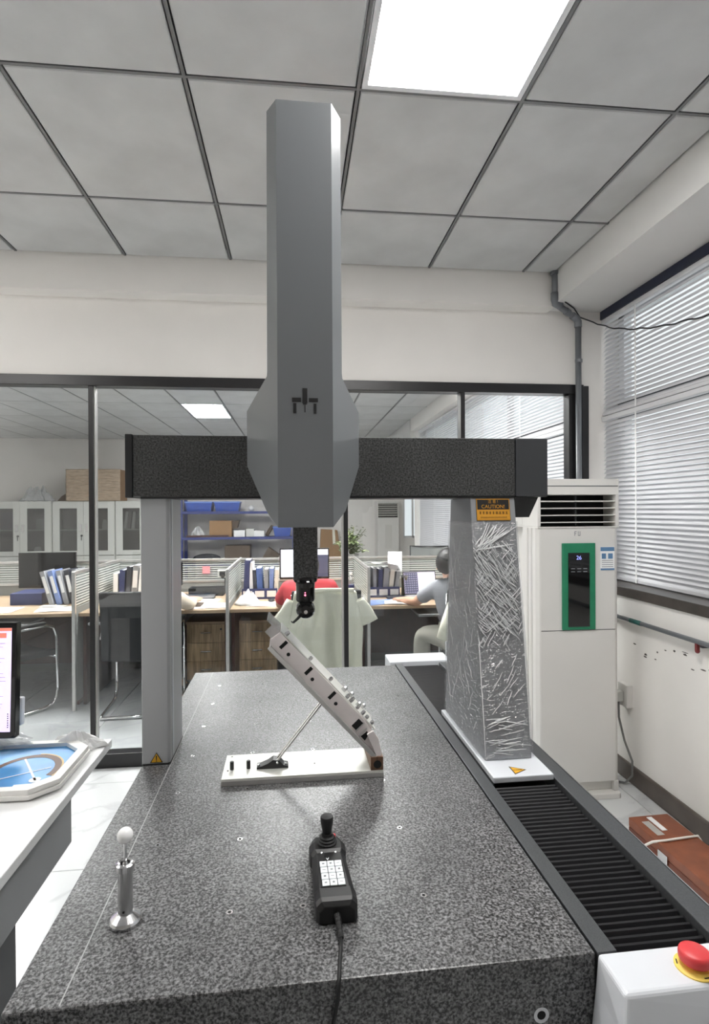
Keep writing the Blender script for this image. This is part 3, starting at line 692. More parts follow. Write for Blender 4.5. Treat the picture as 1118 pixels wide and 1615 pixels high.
# hinged fixture
Fx = Thing('angled_fixture', 'hinged aluminium fixture plate propped at an angle on a flat base', 'fixture', (0.036, 1.53, GZ), 'm')
ZB = GZ + 0.0185
bpl = Fx.part('base_plate', MB().box(-0.172, 0.246, 1.458, 1.602, GZ + 0.0005, ZB), 'alu_plate', bevel=0.001)
Fx.part('plate_edge', MB().box(-0.172, 0.246, 1.4565, 1.4578, GZ + 0.001, ZB - 0.006), 'aluminium', bpl)
for x, y in ((-0.160, 1.505), (0.068, 1.52), (-0.157, 1.59)): Fx.part('hole', MB().lathe([(0.0025, 0), (0.0025, 0.0004)], (x, y, ZB), 10), 'dark_void', bpl)
Fx.part('hinge_block', MB().box(0.212, 0.2455, 1.458, 1.602, ZB, 0.9035), 'bronze', bevel=0.001)
hb = MB().lathe([(0.0105, -0.0006), (0.0105, 0.004)], (0.230, 1.458, 0.884), 18, 'y'); Fx.part('bore', hb, 'dark_void')
Fx.part('split', MB().box(0.2285, 0.2295, 1.4574, 1.459, 0.894, 0.9035), 'dark_void')
for k, (x, y) in enumerate(((-0.150, 1.512), (-0.107, 1.513))):
    Fx.part('peg', MB().lathe([(0.0052, ZB), (0.0052, ZB + 0.020), (0.0042, ZB + 0.0212), (0.001, ZB + 0.0212)], (x, y, 0), 16), 'black_satin', smooth=False)
bk = Fx.part('strut_bracket', MB().prism([(-0.085, ZB), (-0.002, ZB), (-0.004, ZB + 0.006), (-0.014, ZB + 0.008), (-0.026, ZB + 0.020), (-0.042, ZB + 0.023), (-0.056, ZB + 0.014), (-0.076, ZB + 0.006), (-0.085, ZB + 0.005)], 'y', 1.502, 1.532), 'black_satin', bevel=0.001)
for x in (-0.080, -0.008, -0.031): Fx.part('screw', MB().ball((x, 1.503 if x == -0.031 else 1.512, ZB + (0.015 if x == -0.031 else 0.008)), 0.0035, nu=10, nv=6), 'steel', bk)
# tilted plate in its own coordinates: s along the plate from the hinge upwards, t away from the base
P0, P1 = Vector((0.222, 0, 0.897)), Vector((-0.050, 0, 1.193))
ds = (P1 - P0).normalized(); dt = Vector((-ds.z, 0, ds.x)) * -1
Ls = (P1 - P0).length
TM = Matrix(((ds.x, 0, dt.x, P0.x), (0, 1, 0, 0), (ds.z, 0, dt.z, P0.z), (0, 0, 0, 1)))     # (s, y, t) -> x, y, z
TH = 0.050
def rail(y0, y1):
    out = [(0.004, 0.0), (Ls, 0.0), (Ls + 0.016, 0.018), (Ls + 0.012, TH), (0.10, TH + 0.001), (0.075, TH - 0.003), (0.055, TH - 0.006), (0.03, TH - 0.012), (0.012, 0.028), (-0.012, 0.006), (-0.012, -0.002)]
    mb = MB(); k = len(out)
    return mb.add([(p[0], y, p[1]) for y in (y0, y1) for p in out], [tuple(range(k)), tuple(range(2 * k - 1, k - 1, -1))] + [(i, (i + 1) % k, k + (i + 1) % k, k + i) for i in range(k)], TM)
fr_ = Fx.part('side_rail', rail(1.470, 1.482), 'alu_pink', bevel=0.0008, label='pinkish white side rail with slots and holes')
Fx.part('side_rail', rail(1.578, 1.590), 'alu_pink', bevel=0.0008)
Fx.part('bottom_lip', MB().box(-0.008, Ls + 0.004, 1.460, 1.4705, -0.001, 0.010, TM), 'aluminium', bevel=0.001)
Fx.part('cross_plate', MB().box(0.01, Ls, 1.482, 1.578, 0.004, 0.014, TM), 'alu_plate')
for s in (Ls - 0.030, Ls - 0.125, Ls - 0.215): Fx.part('slot', MB().box(s - 0.0045 + 0.012, s + 0.0045 + 0.012, 1.4692, 1.472, 0.022, 0.046, TM), 'dark_void', fr_, label='dark vertical slot')
for s in (Ls - 0.045, Ls - 0.136, Ls - 0.226):
    Fx.part('hole', MB().lathe([(0.0048, -0.0008), (0.0048, 0.002)], (s, 1.470, 0.026), 14, 'y', TM), 'dark_void', fr_)
Fx.part('window_cutout', MB().box(0.085, 0.104, 1.4690, 1.472, 0.016, 0.042, TM), 'dark_void', fr_)
Fx.part('window_pin', MB().box(0.084, 0.0875, 1.466, 1.470, 0.014, 0.044, TM).box(0.068, 0.0715, 1.466, 1.470, 0.012, 0.040, TM), 'aluminium', fr_)
Fx.part('window_cutout', MB().prism([(0.050, 0.014), (0.066, 0.014), (0.064, 0.036), (0.054, 0.030)], 'y', 1.4690, 1.472, TM), 'dark_void', fr_)
Fx.part('cover_strip', MB().box(0.05, Ls + 0.012, 1.472, 1.588, TH + 0.001, TH + 0.004, TM), 'alu_plate', bevel=0.0005)
for s, h in ((Ls - 0.005, 0.012), (Ls - 0.095, 0.010), (Ls - 0.172, 0.011), (0.165, 0.012), (0.150, 0.016), (0.125, 0.012), (0.104, 0.012), (0.088, 0.010), (0.068, 0.010)):
    kb = Fx.part('clamp_knob', MB().lathe([(0.0055, TH + 0.004), (0.0055, TH + 0.004 + h * 0.6), (0.0038, TH + 0.004 + h), (0.001, TH + 0.004 + h)], (s, 1.480, 0), 10, 'z', TM), 'steel')
for s, y in ((0.17, 1.53), (0.14, 1.55), (0.115, 1.52), (0.09, 1.56)):
    Fx.part('clamp_knob', MB().lathe([(0.007, TH + 0.003), (0.007, TH + 0.014), (0.004, TH + 0.018), (0.001, TH + 0.018)], (s, y, 0), 10, 'z', TM), 'steel')
Fx.part('end_clip', MB().prism([(-0.012, 0.004), (0.060, 0.030), (0.055, 0.048), (0.030, 0.044), (0.006, 0.030), (-0.016, 0.014)], 'y', 1.463, 1.4695, TM), 'alu_pink', bevel=0.0008)
Fx.part('clear_sheet', MB().box(Ls + 0.010, Ls + 0.058, 1.474, 1.586, TH - 0.004, TH, TM).box(Ls + 0.0, Ls + 0.040, 1.473, 1.4745, 0.022, TH, TM), 'acrylic', label='clear plastic sheet at the top of the plate')
for y in (1.506, 1.526):
    Fx.part('strut', MB().tube([(-0.034, y, ZB + 0.016), (0.088, y, 1.035)], 0.0032, 10), 'steel', smooth=False)
# hand controller
C = Thing('joystick_controller', 'black handheld joystick controller with white keypad and cable', 'controller', (0.073, 1.05, GZ), 'm')
def oct_(y, hw, z0, z1, xc, ch=0.009):
    return [(xc - hw, y, z0 + 0.002), (xc - hw * 0.93, y, z0), (xc + hw * 0.93, y, z0), (xc + hw, y, z0 + 0.002), (xc + hw, y, z1 - ch), (xc + hw - ch, y, z1), (xc - hw + ch, y, z1), (xc - hw, y, z1 - ch)]
xc = lambda y: 0.0765 + (y - 1.05) * -0.03
body = [(0.948, 0.030, 0.030), (0.954, 0.035, 0.036), (0.962, 0.0365, 0.0385), (0.985, 0.0365, 0.0385), (0.990, 0.0360, 0.0340), (1.06, 0.0335, 0.0335), (1.095, 0.0320, 0.0335), (1.102, 0.0350, 0.037), (1.125, 0.0360, 0.038), (1.143, 0.0300, 0.037), (1.150, 0.0260, 0.032)]
cb = C.part('body', MB().loft([oct_(y, hw, GZ + 0.0005, GZ + h, xc(y)) for y, hw, h in body]), 'controller_black', bevel=0.0012)
KZ = GZ + 0.0338
C.part('keypad', MB().box(xc(1.03) - 0.0225, xc(1.03) + 0.0225, 0.993, 1.066, KZ - 0.001, KZ + 0.0008), 'rubber', cb)
km = MB().box(-0.0064, 0.0064, -0.0082, 0.0082, 0, 0.002).mesh('key', 'key_white')
for i in range(3):
    for j in range(4):
        yk = 1.0025 + j * 0.0180; xk = xc(yk) + (i - 1) * 0.0140
        k_ = link('key', km, cb, (xk - C.org[0], yk - C.org[1], KZ + 0.0008 - C.org[2])); finish(k_, 0.0008)
        sy = ['square', 'ring', 'bar'][(i + j) % 3]
        g = MB(); zz = KZ + 0.00295
        if sy == 'bar': g.box(xk - 0.003, xk + 0.003, yk - 0.0006, yk + 0.0006, zz, zz + 0.0001)
        elif sy == 'square': g.box(xk - 0.0022, xk + 0.0022, yk - 0.0018, yk + 0.0018, zz, zz + 0.0001)
        else: g.lathe([(0.0014, 0), (0.0014, 0.0001), (0.0024, 0.0001), (0.0024, 0)], (xk, yk, zz), 10)
        C.part('key_symbol', g, 'print_grey', cb)
JX, JY, JZ = xc(1.125), 1.122, GZ + 0.038
C.part('boot', MB().lathe([(0.019, JZ - 0.002), (0.0195, JZ + 0.002), (0.0165, JZ + 0.004), (0.0175, JZ + 0.007), (0.0145, JZ + 0.009), (0.0150, JZ + 0.012), (0.0115, JZ + 0.014), (0.011, JZ + 0.019), (0.001, JZ + 0.019)], (JX, JY, 0), 24), 'rubber', cb, smooth=False)
C.part('joystick', MB().lathe([(0.0085, JZ + 0.017), (0.0095, JZ + 0.024), (0.0125, JZ + 0.040), (0.0130, JZ + 0.048), (0.0120, JZ + 0.0515), (0.001, JZ + 0.053)], (JX, JY + 0.001, 0), 24), 'controller_black', smooth=False)
C.part('red_button', MB().lathe([(0.004, JZ), (0.004, JZ + 0.006), (0.003, JZ + 0.0072), (0.0005, JZ + 0.0072)], (JX + 0.0145, JY + 0.0135, 0), 14), 'red_button', cb)
for dx in (-0.0135, 0.0135): C.part('indicator', MB().lathe([(0.0015, KZ), (0.0015, KZ + 0.0012)], (xc(1.092) + dx, 1.094, 0), 10), 'led_white', cb)
C.part('logo', MB().prism([(-0.003, 0.003), (-0.0018, 0.003), (0, -0.001), (0.0018, 0.003), (0.003, 0.003), (0.0006, -0.003), (-0.0006, -0.003)], 'z', KZ, KZ + 0.0004, Matrix.Translation((xc(1.077) - 0.004, 1.0745, 0))), 'key_white', cb)
C.part('strap_tab', MB().box(xc(1.08) - 0.0135, xc(1.08) - 0.009, 1.068, 1.092, KZ - 0.001, KZ + 0.0015), 'rubber', cb)
rib = []
for k in range(13):
    y = 0.950 - k * 0.0035; rib.append(((0.0062 - 0.0001 * k) * (1.0 if k % 2 else 0.82), y))
C.part('strain_relief', MB().tube([(xc(y) - 0.0005 + (0.95 - y) * 0.05, y, GZ + 0.0165 - (0.95 - y) * 0.24) for r, y in rib], [r for r, y in rib], 12), 'rubber')
C.part('cable', MB().tube([(0.0815, 0.909, GZ + 0.0068), (0.0805, 0.895, GZ + 0.004), (0.0775, 0.875, GZ + 0.0032), (0.0745, 0.855, GZ + 0.0032), (0.0725, 0.838, GZ + 0.0026), (0.0710, 0.829, GZ - 0.004), (0.0695, 0.8265, GZ - 0.02), (0.062, 0.8265, GZ - 0.06), (0.058, 0.826, GZ - 0.14), (0.06, 0.85, GZ - 0.30), (0.07, 0.95, 0.35)], 0.0030, 10), 'rubber', smooth=True)

# ================================================================== machine room: the rest
# floor standing air conditioner
A = Thing('air_conditioner', 'tall white floor-standing air conditioner with green framed display by the window', 'air conditioner', (1.508, 3.06, 0))
AX0, AX1, AY0, AY1, AZ = 1.281, 1.737, 2.862, 3.26, 1.712
ab = A.part('body', MB().prism([(AX0, AY0 + 0.03), (AX0 + 0.012, AY0 + 0.006), (AX0 + 0.02, AY0 + 0.004), (AX1 - 0.02, AY0 + 0.004), (AX1, AY0 + 0.02), (AX1, AY1), (AX0 + 0.03, AY1), (AX0 + 0.03, AY1 - 0.18), (AX0, AY1 - 0.2)], 'z', 0.085, AZ - 0.26), 'ac_white', bevel=0.003)
A.part('side_rib', MB().box(AX0 - 0.004, AX0, AY0 + 0.07, AY0 + 0.09, 0.1, 1.45).box(AX0 - 0.004, AX0, AY0 + 0.12, AY0 + 0.14, 0.1, 1.45), 'ac_side', ab)
hd = MB().box(AX0, AX0 + 0.018, AY0, AY0 + 0.1999, AZ - 0.2545, AZ - 0.0855).box(AX1 - 0.018, AX1, AY0, AY0 + 0.1999, AZ - 0.2545, AZ - 0.0855).box(AX0, AX1, AY0 + 0.20, AY1, AZ - 0.2545, AZ - 0.0855).box(AX0, AX1, AY0, AY1, AZ - 0.085, AZ).box(AX0, AX1, AY0, AY1, AZ - 0.262, AZ - 0.255)
A.part('outlet_hood', hd, 'ac_white', bevel=0.002)
A.part('outlet_cavity', MB().box(AX0 + 0.02, AX1 - 0.02, AY0 + 0.12, AY0 + 0.199, AZ - 0.253, AZ - 0.086), 'dark_void')
A.part('hood_line', MB().box(AX0 + 0.005, AX1 - 0.005, AY0 - 0.001, AY0 + 0.002, AZ - 0.040, AZ - 0.036), 'charcoal')
lm_ = MB().prism([(-0.032, -0.003), (0.034, -0.006), (0.034, -0.003), (-0.032, 0.002)], 'x', -(AX1 - AX0) / 2 + 0.02, (AX1 - AX0) / 2 - 0.02).mesh('louver', 'ac_white')
for k in range(4):
    link('louver', lm_, A.root, (0, AY0 + 0.034 - 3.06, AZ - 0.118 - k * 0.0375))
A.part('louver_post', MB().box(1.507, 1.513, AY0 + 0.03, AY0 + 0.045, AZ - 0.253, AZ - 0.087), 'charcoal')
gp = A.part('display_frame', MB().box(1.415, 1.601, AY0 - 0.006, AY0 + 0.004, 0.907, 1.369), 'green_panel', bevel=0.003)
A.part('display_glass', MB().box(1.447, 1.566, AY0 - 0.0085, AY0 - 0.006, 0.924, 1.318), 'gloss_black', gp)
tx = text_mb('26', 0.030, lambda a, b: (1.506 + a, AY0 - 0.0092, 1.291 + b))
A.part('display_digits', tx, mat('digit_blue', (150, 160, 240), 0.4, emit=((150, 160, 250), 1.0)), gp)
dsh = MB()
for k in range(3):
    for r_ in range(2): dsh.box(1.462 + k * 0.034, 1.484 + k * 0.034, AY0 - 0.0093, AY0 - 0.0086, 1.232 - r_ * 0.016, 1.2355 - r_ * 0.016)
A.part('display_symbols', dsh, 'print_grey', gp)
A.part('maker_badge', MB().box(1.488, 1.491, AY0 + 0.0028, AY0 + 0.0038, 1.408, 1.432).box(1.491, 1.500, AY0 + 0.0028, AY0 + 0.0038, 1.428, 1.432).box(1.491, 1.498, AY0 + 0.0028, AY0 + 0.0038, 1.418, 1.421).box(1.508, 1.511, AY0 + 0.0028, AY0 + 0.0038, 1.408, 1.432).box(1.511, 1.521, AY0 + 0.0028, AY0 + 0.0038, 1.408, 1.412).box(1.518, 1.521, AY0 + 0.0028, AY0 + 0.0038, 1.412, 1.432), 'print_grey', ab)
lbk = A.part('energy_label', MB().box(1.632, 1.712, AY0 + 0.0015, AY0 + 0.0038, 1.222, 1.347), 'paper', ab)
A.part('label_print', MB().box(1.633, 1.711, AY0 + 0.0008, AY0 + 0.0014, 1.325, 1.346).box(1.633, 1.711, AY0 + 0.0008, AY0 + 0.0014, 1.2225, 1.232).box(1.640, 1.664, AY0 + 0.0008, AY0 + 0.0014, 1.283, 1.312).box(1.676, 1.702, AY0 + 0.0008, AY0 + 0.0014, 1.283, 1.312), 'label_blue', ab)
lns = MB()
for k in range(4): lns.box(1.641, 1.704, AY0 + 0.0008, AY0 + 0.0014, 1.272 - k * 0.011, 1.275 - k * 0.011)
A.part('label_text', lns, 'print_grey', ab)
A.part('panel_seam', MB().box(AX0 + 0.02, AX1 - 0.02, AY0 + 0.003, AY0 + 0.0042, 0.902, 0.905), 'charcoal', ab)
A.part('base', MB().prism([(AX0, AY0 + 0.03), (AX0 + 0.02, AY0 - 0.02), (AX1 - 0.01, AY0 - 0.02), (AX1, AY0 - 0.01), (AX1, AY1), (AX0, AY1)], 'z', 0.0, 0.03), 'ac_white', bevel=0.004)
A.part('plinth', MB().prism([(AX0, AY0 + 0.03), (AX0 + 0.02, AY0 + 0.03), (AX1 - 0.03, AY0 + 0.03), (AX1 - 0.03, AY0 + 0.002), (AX1, AY0 + 0.01), (AX1, AY1), (AX0, AY1)], 'z', 0.03, 0.085), 'ac_white', bevel=0.003)
# socket, plug and cord behind the air conditioner
so = Thing('power_socket', 'white wall socket box beside the air conditioner', 'socket', (XR, 3.0, 0.44))
so.part('socket_box', MB().box(XR - 0.035, XR, 3.00, 3.09, 0.42, 0.55), 'ac_white', bevel=0.004)
so.part('plug', MB().box(XR - 0.075, XR - 0.035, 3.03, 3.08, 0.45, 0.51), 'cabinet_grey', bevel=0.006)
so.part('cord', MB().tube([(XR - 0.055, 3.05, 0.45), (XR - 0.06, 3.04, 0.36), (XR - 0.05, 3.0, 0.24), (XR - 0.03, 2.96, 0.14), (XR - 0.03, 2.96, 0.06), (XR - 0.06, 2.98, 0.012), (XR - 0.12, 3.03, 0.008)], 0.006, 8), 'cable_grey', smooth=True)
# pipe run along the wall
hr = Thing('handrail_pipe', 'thin dark steel pipe running along the wall under the window', 'pipe', (XR - 0.03, 2.2, 0.93))
hr.part('pipe', MB().tube([(XR - 0.03, YG - 0.01, 0.925), (XR - 0.03, -0.5, 0.935)], 0.012, 12), 'pvc_grey', smooth=True)
hr.part('tape', MB().tube([(XR - 0.03, 2.97, 0.926), (XR - 0.03, 2.87, 0.926)], 0.0128, 12), 'green_tape', smooth=True)
for y in (3.3, 2.42, 1.4): hr.part('clip', MB().box(XR - 0.03, XR, y - 0.008, y + 0.008, 0.905, 0.918), 'charcoal')
hr.part('valve_handle', MB().box(XR - 0.04, XR - 0.025, 2.435, 2.45, 0.885, 0.92).ball((XR - 0.032, 2.442, 0.885), 0.011), 'red_valve', label='dark red valve handle')
# drain pipe in the corner
dp = Thing('drain_pipe', 'grey plastic drain pipe bent round the beam in the ceiling corner', 'pipe', (1.8, 3.45, 2.9))
dp.part('upper_pipe', MB().tube([(1.642, 3.40, 3.049), (1.642, 3.40, 2.90)], 0.019, 14), 'pvc_grey', smooth=True)
dp.part('ceiling_collar', MB().tube([(1.642, 3.40, 3.049), (1.642, 3.40, 3.03)], 0.026, 14), 'pvc_grey')
dp.part('elbow', MB().tube([(1.642, 3.40, 2.915), (1.642, 3.40, 2.872), (1.652, 3.41, 2.852), (1.69, 3.415, 2.838)], 0.024, 14), 'pvc_grey', smooth=True)
dp.part('cross_pipe', MB().tube([(1.66, 3.412, 2.846), (1.835, 3.50, 2.795)], 0.019, 14), 'pvc_grey', smooth=True)
dp.part('coupling', MB().tube([(1.74, 3.452, 2.823), (1.765, 3.464, 2.816)], 0.023, 14), 'pvc_grey')
dp.part('elbow', MB().tube([(1.80, 3.483, 2.806), (1.838, 3.502, 2.793), (1.852, 3.508, 2.775), (1.853, 3.508, 2.74)], 0.024, 14), 'pvc_grey', smooth=True)
dp.part('down_pipe', MB().tube([(1.853, 3.508, 2.76), (1.857, 3.508, 0.0)], 0.019, 14), 'pvc_grey', smooth=True)
dp.part('pipe_clip', MB().tube([(1.856, 3.508, 2.53), (1.856, 3.508, 2.51)], 0.023, 14), 'pvc_grey')
wire = [(1.70, 3.38, 2.853), (1.80, 3.46, 2.845), (1.86, 3.495, 2.80), (1.95, 3.499, 2.774)]
for q in range(1, 25):
    y = 3.499 - q * 0.05; wire.append((1.95 + 0.004 * math.sin(q), y, 2.774 - 0.40 * (1 - math.exp(-q * 0.05 / 0.7)) - 0.004 * math.sin(q * 1.7)))
for q in range(1, 12): wire.append((1.95, 2.299 - q * 0.2, wire[-1][2] + (0.006 * q)))
solo('hanging_wire', MB().tube(wire, 0.0045, 6), 'black_satin', 'thin black wire sagging in front of the upper blind', 'wire', smooth=True)
# brown case on the floor with white cable
B = Thing('brown_case', 'reddish brown wooden case lying on the floor by the window wall', 'case', (1.65, 2.1, 0))
RB = Matrix.Translation((1.655, 2.50, 0)) @ Matrix.Rotation(R(2), 4, 'Z')
B.part('lid', MB().box(-0.098, 0.102, -0.98, 0.0, 0.058, 0.10, RB), 'box_brown', bevel=0.004)
B.part('box', MB().box(-0.098, 0.102, -0.98, 0.0, 0.0, 0.0575, RB), 'box_brown_dark', bevel=0.004)
B.part('latch', MB().box(-0.103, -0.099, -0.27, -0.21, 0.035, 0.075, RB), 'steel')
B.part('paper_tag', MB().box(-0.02, 0.005, -0.13, -0.02, 0.1005, 0.103, RB), 'paper')
B.part('name_plate', MB().box(-0.065, -0.03, -0.16, -0.05, 0.1005, 0.102, RB), 'aluminium')
solo('white_cable', MB().tube([(1.30, 2.75, 0.006), (1.42, 2.52, 0.006), (1.50, 2.36, 0.03), (1.545, 2.30, 0.098), (1.60, 2.29, 0.1065), (1.70, 2.30, 0.1065), (1.765, 2.31, 0.104), (1.80, 2.30, 0.05), (1.85, 2.26, 0.008), (1.86, 2.1, 0.006), (1.85, 1.6, 0.006)], 0.0052, 8), 'cable_white', 'white cable lying across the brown case', 'cable', smooth=True)

# white desk on the left
D = Thing('white_desk', 'white topped desk with grey metal side panel on the left', 'desk', (-1.2, 1.0, 0))
D.part('desk_top', MB().box(-1.75, -0.643, -0.4, 2.065, 0.722, 0.75), 'desk_white', bevel=0.003)
D.part('apron', MB().box(-1.70, -0.665, -0.35, 1.76, 0.565, 0.7215), 'desk_metal', bevel=0.004)
D.part('pedestal', MB().box(-1.60, -0.69, -0.30, 1.475, 0.06, 0.5645), 'charcoal', bevel=0.004)
for x, y in ((-0.75, -0.25), (-0.75, 1.42), (-1.55, -0.25), (-1.55, 1.42)): D.part('foot', MB().lathe([(0.028, 0.0), (0.028, 0.012), (0.012, 0.02), (0.012, 0.06)], (x, y, 0), 14), 'black_satin')
for x in (-1.70,): D.part('leg', MB().box(x, x + 0.06, 1.90, 1.98, 0.0, 0.7215), 'desk_metal')
# monitor at the left edge
Mo = Thing('desktop_monitor', 'black framed monitor with lilac page on the white desk', 'monitor', (-1.15, 1.9, 0.75), rot=0)
RM = Matrix.Translation((-0.893, 1.905, 0.826)) @ Matrix.Rotation(R(-4), 4, 'Z') @ Matrix.Rotation(R(-2.5), 4, 'X')
Mo.part('bezel', MB().box(-0.54, 0.0, 0.0, 0.03, 0.0, 0.368, RM), 'gloss_black', bevel=0.003)
sc_ = Mo.part('screen', MB().box(-0.525, -0.014, -0.001, -0.0002, 0.022, 0.352, RM), 'screen_lilac')
Mo.part('screen_header', MB().box(-0.525, -0.014, -0.0016, -0.001, 0.342, 0.352, RM).box(-0.060, -0.030, -0.0016, -0.001, 0.320, 0.336, RM), 'screen_red', sc_)
row = MB()
for k in range(22): row.box(-0.50, -0.03 - 0.05 * random.random(), -0.0016, -0.001, 0.05 + k * 0.012, 0.0515 + k * 0.012, RM)
Mo.part('screen_rows', row, 'screen_grey', sc_)
for k in range(7): Mo.part('screen_icon', MB().box(-0.024, -0.020, -0.0016, -0.001, 0.035 + k * 0.007, 0.038 + k * 0.007, RM), 'black_matt', sc_)
Mo.part('rear_shell', MB().box(-0.50, 0.004, 0.03, 0.055, 0.03, 0.12, RM), 'machine_white', bevel=0.006)
Mo.part('stand_neck', MB().box(-1.20, -1.12, 1.945, 1.965, 0.76, 1.0), 'black_satin')
Mo.part('stand_foot', MB().box(-1.30, -1.06, 1.84, 2.03, 0.7505, 0.762), 'black_satin', bevel=0.003)
# tray with blue printed sheet
T = Thing('display_tray', 'white octagonal tray holding a blue printed sheet on the desk', 'tray', (-0.80, 1.8, 0.75))
def octo(x0, x1, y0, y1, c): return [(x0, y0 + c), (x0 + c, y0), (x1 - c, y0), (x1, y0 + c), (x1, y1 - c), (x1 - c, y1), (x0 + c, y1), (x0, y1 - c)]
TX0, TX1, TY0, TY1 = -1.04, -0.672, 1.638, 1.995
T.part('tray_floor', MB().prism(octo(TX0 + 0.01, TX1 - 0.01, TY0 + 0.01, TY1 - 0.01, 0.06), 'z', 0.7505, 0.756), 'tray_white')
def rim(z0, z1, inner, outer, name, m):
    a = octo(TX0 + outer, TX1 - outer, TY0 + outer, TY1 - outer, 0.06); b = octo(TX0 + inner, TX1 - inner, TY0 + inner, TY1 - inner, 0.055)
    T.part(name, MB().loft([[(p[0], p[1], z0) for p in a], [(p[0], p[1], z1) for p in a], [(p[0], p[1], z1) for p in b], [(p[0], p[1], z0) for p in b], [(p[0], p[1], z0) for p in a]], caps=False), m, bevel=0.001)
rim(0.756, 0.768, 0.024, 0.0, 'lower_rim', 'tray_white'); rim(0.7685, 0.7825, 0.030, 0.004, 'upper_rim', 'tray_white')
TZ = 0.7700
bs = T.part('blue_sheet', MB().prism(octo(TX0 + 0.03, TX1 - 0.03, TY0 + 0.03, TY1 - 0.03, 0.05), 'z', 0.756, TZ), 'print_blue')
def arch(r0, r1, a0, a1, cx, cy, sx, sy, z, n=20):
    P = [(cx + r1 * sx * math.cos(a0 + (a1 - a0) * k / n), cy + r1 * sy * math.sin(a0 + (a1 - a0) * k / n)) for k in range(n + 1)]
    Q = [(cx + r0 * sx * math.cos(a0 + (a1 - a0) * k / n), cy + r0 * sy * math.sin(a0 + (a1 - a0) * k / n)) for k in range(n + 1)]
    mb = MB()
    for k in range(n): mb.add([(P[k][0], P[k][1], z), (P[k + 1][0], P[k + 1][1], z), (Q[k + 1][0], Q[k + 1][1], z), (Q[k][0], Q[k][1], z)], [(0, 1, 2, 3)])
    return mb
T.part('printed_arch', arch(0.083, 0.102, R(-20), R(200), -0.815, 1.79, 1.0, 1.15, TZ + 0.0006), 'print_brown', bs)
T.part('printed_arch_edge', arch(0.102, 0.107, R(-20), R(90), -0.815, 1.79, 1.0, 1.15, TZ + 0.0006), 'print_tan', bs)
RT = lambda x, y, a: Matrix.Translation((x, y, TZ)) @ Matrix.Rotation(R(a), 4, 'Z')
T.part('printed_spoon', MB().box(-0.003, 0.003, -0.09, 0.09, 0.0008, 0.0012, RT(-0.80, 1.80, 32)).lathe([(0.016, 0.0008), (0.016, 0.0012)], (0, -0.085, 0), 16, 'z', RT(-0.80, 1.80, 32)), 'paper', bs)
T.part('printed_spoon', MB().box(-0.002, 0.002, -0.10, 0.10, 0.0008, 0.0012, RT(-0.83, 1.76, -62)).lathe([(0.018, 0.0008), (0.018, 0.0012)], (0, -0.09, 0), 16, 'z', RT(-0.83, 1.76, -62)), 'paper', bs)
T.part('printed_caption', MB().box(-0.035, 0.035, -0.014, 0.014, 0.0008, 0.0012, RT(-0.765, 1.690, 4)).box(-0.035, 0.035, -0.014, 0.014, 0.0008, 0.0012, RT(-0.875, 1.690, 4)), 'key_white', bs)
# crumpled paper behind the tray and clear bag
def crumple(cx, cy, z0, rx, ry, h, seed, n=22):
    def fn(u, v):
        a = 2 * math.pi * u; r = v; x = rx * r * math.cos(a); y = ry * r * math.sin(a)
        e = 1 + 0.35 * nz(3 * math.cos(a) + seed, 3 * math.sin(a), seed)
        z = h * (1 - r ** 2) * (0.55 + 0.9 * abs(nz(x * 22 / rx * 0.1 + seed, y * 22 / ry * 0.1, seed * 2))) + 0.12 * h * abs(nz(x * 60, y * 60, seed))
        return (cx + x * e, cy + y * e, z0 + max(0.0006, z))
    return MB().grid(fn, n * 2, n)
solo('crumpled_cloth', crumple(-0.745, 2.005, 0.7502, 0.10, 0.045, 0.055, 3.7), 'bag_white', 'crumpled white cloth at the back edge of the white desk', 'cloth', solid=0.0008)
solo('clear_bag', crumple(-1.00, 1.99, 0.7845, 0.13, 0.05, 0.035, 8.2), 'bag_film', 'clear plastic bag lying on the tray beside the monitor', 'bag', solid=0.0008)

# ================================================================== the office beyond the glass
DY0, DY1, DZ = 4.66, 5.74, 0.75
BAYS = [(-2.86, -1.72, 'far left'), (-1.70, -0.545, 'second from the left'), (-0.525, 0.595, 'middle'), (0.615, 1.76, 'right hand')]
DESK_LABEL = ['wooden office desk with leaning binders, seen through the left glass pane', 'wooden office desk beside the pink sticky note', 'wooden office desk in front of the bright monitor', 'wooden office desk with the laptop, on the right']
for (x0, x1, nm), lb in zip(BAYS, DESK_LABEL):
    t = Thing('office_desk', lb, 'desk', ((x0 + x1) / 2, 5.2, 0), group='office desks in a row')
    t.part('desk_top', MB().box(x0, x1, DY0, DY1, DZ - 0.028, DZ), 'desk_wood', bevel=0.003)
    t.part('modesty_panel', MB().box(x0 + 0.02, x1 - 0.02, 5.60, 5.62, 0.12, DZ - 0.029), 'red_wood')
    t.part('side_panel', MB().box(x0 + 0.005, x0 + 0.03, DY0 + 0.08, DY1 - 0.02, 0.0, DZ - 0.029), 'red_wood')
    t.part('side_panel', MB().box(x1 - 0.03, x1 - 0.005, DY0 + 0.08, DY1 - 0.02, 0.0, DZ - 0.029), 'red_wood')
    t.part('keyboard_tray', MB().box(x0 + 0.42 if x0 > -1 else x0 + 0.08, (x0 + 0.98) if x0 > -1 else x0 + 0.78, DY0 - 0.03, DY0 + 0.3, 0.655, 0.675), 'desk_metal', bevel=0.003)
